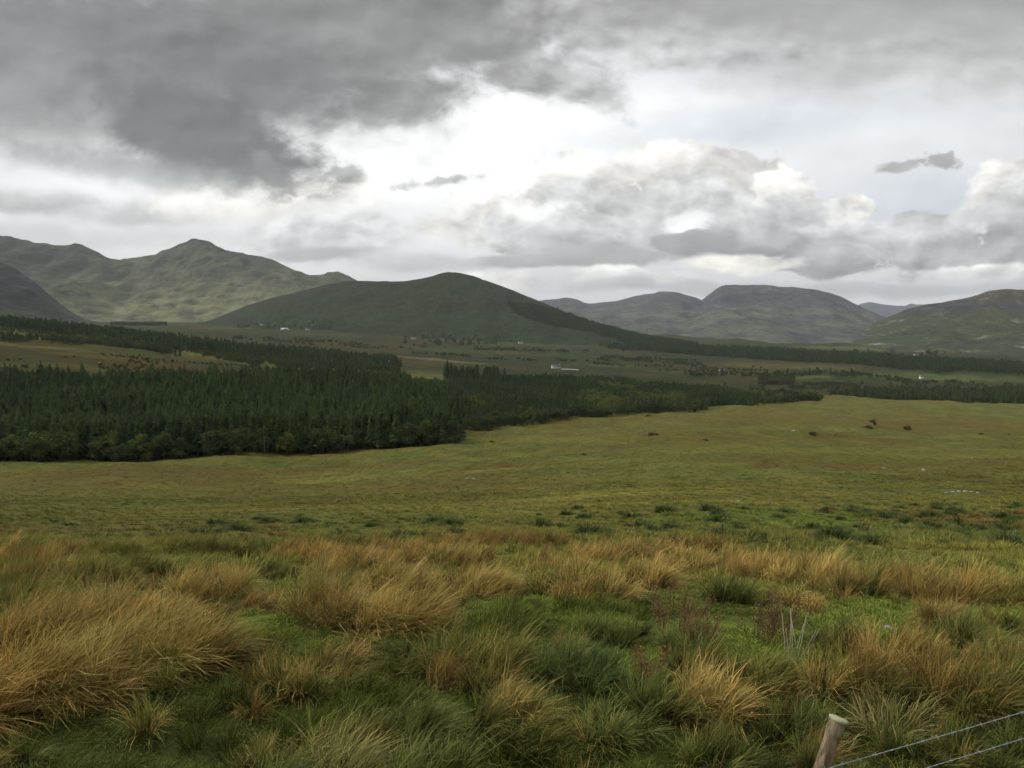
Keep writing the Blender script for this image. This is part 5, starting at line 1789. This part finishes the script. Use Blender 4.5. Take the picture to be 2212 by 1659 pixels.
def mat_post():
    m, N = new_mat('weathered_post')
    tc = N.n('ShaderNodeTexCoord').outputs['Object']
    g_ = N.noise(N.vmul(tc, (30, 30, 2.2)), 1.0, 6, 0.65)
    b = N.noise(tc, 7.0, 5, 0.6)
    c = N.mix(N.sstep(g_, 0.3, 0.7), (0.12, 0.090, 0.055), (0.46, 0.37, 0.24))
    c = N.mix(N.sstep(b, 0.52, 0.68, 0, 0.75), c, (0.17, 0.095, 0.06))
    finish(N, c, 0.9, bump(N, g_, 1.0, 0.03), spec=0.1)
    return m


def mat_cut():
    m, N = new_mat('cut_end')
    tc = N.n('ShaderNodeTexCoord').outputs['Object']
    n = N.noise(tc, 22.0, 5, 0.6)
    c = N.mix(n, (0.30, 0.30, 0.17), (0.52, 0.52, 0.34))
    finish(N, c, 0.95, bump(N, n, 0.5, 0.005), spec=0.1)
    return m


M_POST, M_CUT = mat_post(), mat_cut()
M_WIRE = plain('galvanised_wire', (0.36, 0.39, 0.38), 0.6, 0.2, 30.0, spec=0.5)
s_, t_ = [float(q) for q in slope(1812, 1556)]
PY = 4.30
PX, PTOP = s_ * PY, EYE + t_ * PY
gz = float(height(PX, PY))
fence = thing('wire_fence', 'barbed wire fence on weathered round posts in the bottom right corner', 'fence', (PX, PY, gz))
FDIR = Vector((1.42, 0.62, 0)).normalized()


def post_mesh(seed, H, lean):
    g = np.random.default_rng(seed)
    k, rows = 40, 30
    grooves = g.normal(0, 0.0022, k)
    th = np.linspace(0, 2 * math.pi, k, endpoint=False)
    rn = 1 + 0.05 * np.sin(th * 2 + 1) + 0.03 * np.sin(th * 5)
    V = []
    cut = 0.030                                    # slanted saw cut
    for i in range(rows):
        q = i / (rows - 1)
        z = -0.4 + q * (H + 0.4)
        rr = 0.043 - 0.003 * q + (0.006 if i >= rows - 2 else 0) + grooves * (1 - 0.4 * q) + g.normal(0, 0.0012, k)
        cx = lean * max(z, 0) + 0.004 * math.sin(z * 5)
        top = cut * np.cos(th - 0.3) * max(0, (q - 0.9) / 0.1) * -0.5
        V.append(np.stack([cx + np.cos(th) * rr * rn, np.sin(th) * rr * rn, np.full(k, z) + top], 1))
    ring = V[-1]
    body = mesh('post', np.concatenate(V), grid_faces(rows, k, True), M_POST, True)
    c = ring.mean(0)
    n = len(ring)
    r2 = c + (ring - c) * (1.08 + g.normal(0, 0.035, (n, 1))) + [0.003, 0, -0.004]
    r3 = c + (ring - c) * (1.06 + g.normal(0, 0.03, (n, 1))) + [0.004, 0, 0.011] + g.normal(0, 0.0025, (n, 3))
    r4 = c + (ring - c) * 0.55 + [0.002, 0, 0.014]
    vv = np.concatenate([r2, r3, r4, [c + [0.002, 0, 0.0145]], [c]])
    q = np.arange(n)
    f4 = grid_faces(3, n, True)
    f3 = np.concatenate([np.stack([np.full(n, 3 * n), 2 * n + q, 2 * n + (q + 1) % n], 1), np.stack([np.full(n, 3 * n + 1), (q + 1) % n, q], 1)])
    return body, mesh('cut_top', vv, [f3, f4], M_CUT, True)


for i, off in enumerate((0.0, 3.5, -3.5)):
    p = FDIR * off
    hh = PTOP - gz + (0.0, 0.05, -0.04)[i]
    b, c = post_mesh(400 + i, hh, (0.30, 0.03, -0.05)[i])
    gzz = float(height(PX + p.x, PY + p.y)) - gz
    # the first post's top, not its foot, is the measured point
    bx = p.x - (0.30 * hh if i == 0 else 0)
    po = obj('post', b, fence, loc=(bx, p.y, gzz))
    obj('cut_top', c, po)


def strand(z_post, sag, seed):
    """two twisted lines with barbs, running along the posts"""
    n = 520
    s = np.linspace(-3.5, 3.5, n)
    d = np.array(FDIR)
    nrm = np.array([-d[1], d[0], 0])
    zz = z_post - sag * (1 - ((np.abs(s) % 3.5) / 1.75 - 1) ** 2)
    cen = s[:, None] * d + np.stack([np.zeros(n), np.zeros(n), zz], 1) + nrm * -0.058
    tw = s * 62.0
    m = MB()
    for ph in (0, math.pi):
        p = cen + 0.0022 * (np.cos(tw + ph)[:, None] * nrm + np.sin(tw + ph)[:, None] * np.array([0, 0, 1]))
        m.tube(p, 0.0015, 4, False)
    w = obj('wire', m.build('wire', M_WIRE, True), fence)
    b = MB()
    g = np.random.default_rng(seed)
    for x in np.arange(-3.4, 3.4, 0.125):
        c = np.array([np.interp(x, s, cen[:, k]) for k in range(3)])
        for _ in range(2):
            a = g.uniform(0, 3.14)
            e = (nrm * math.cos(a) + np.array([0, 0, 1]) * math.sin(a)) * 0.014 + d * g.normal(0, 0.004)
            b.tube([c - e, c + e], [0.0012, 0.0012], 4, False)
        b.tube([c - d * 0.006, c + d * 0.006], [0.0038, 0.0038], 5, False)
    obj('barbs', b.build('barbs', M_WIRE), w, kind='stuff')


zw1 = EYE + float(slope(1803, 1650)[1]) * 4.24 - gz
zw2 = EYE + float(slope(1790, 1712)[1]) * 4.24 - gz
strand(zw1, 0.01, 5)
strand(zw2, 0.02, 6)
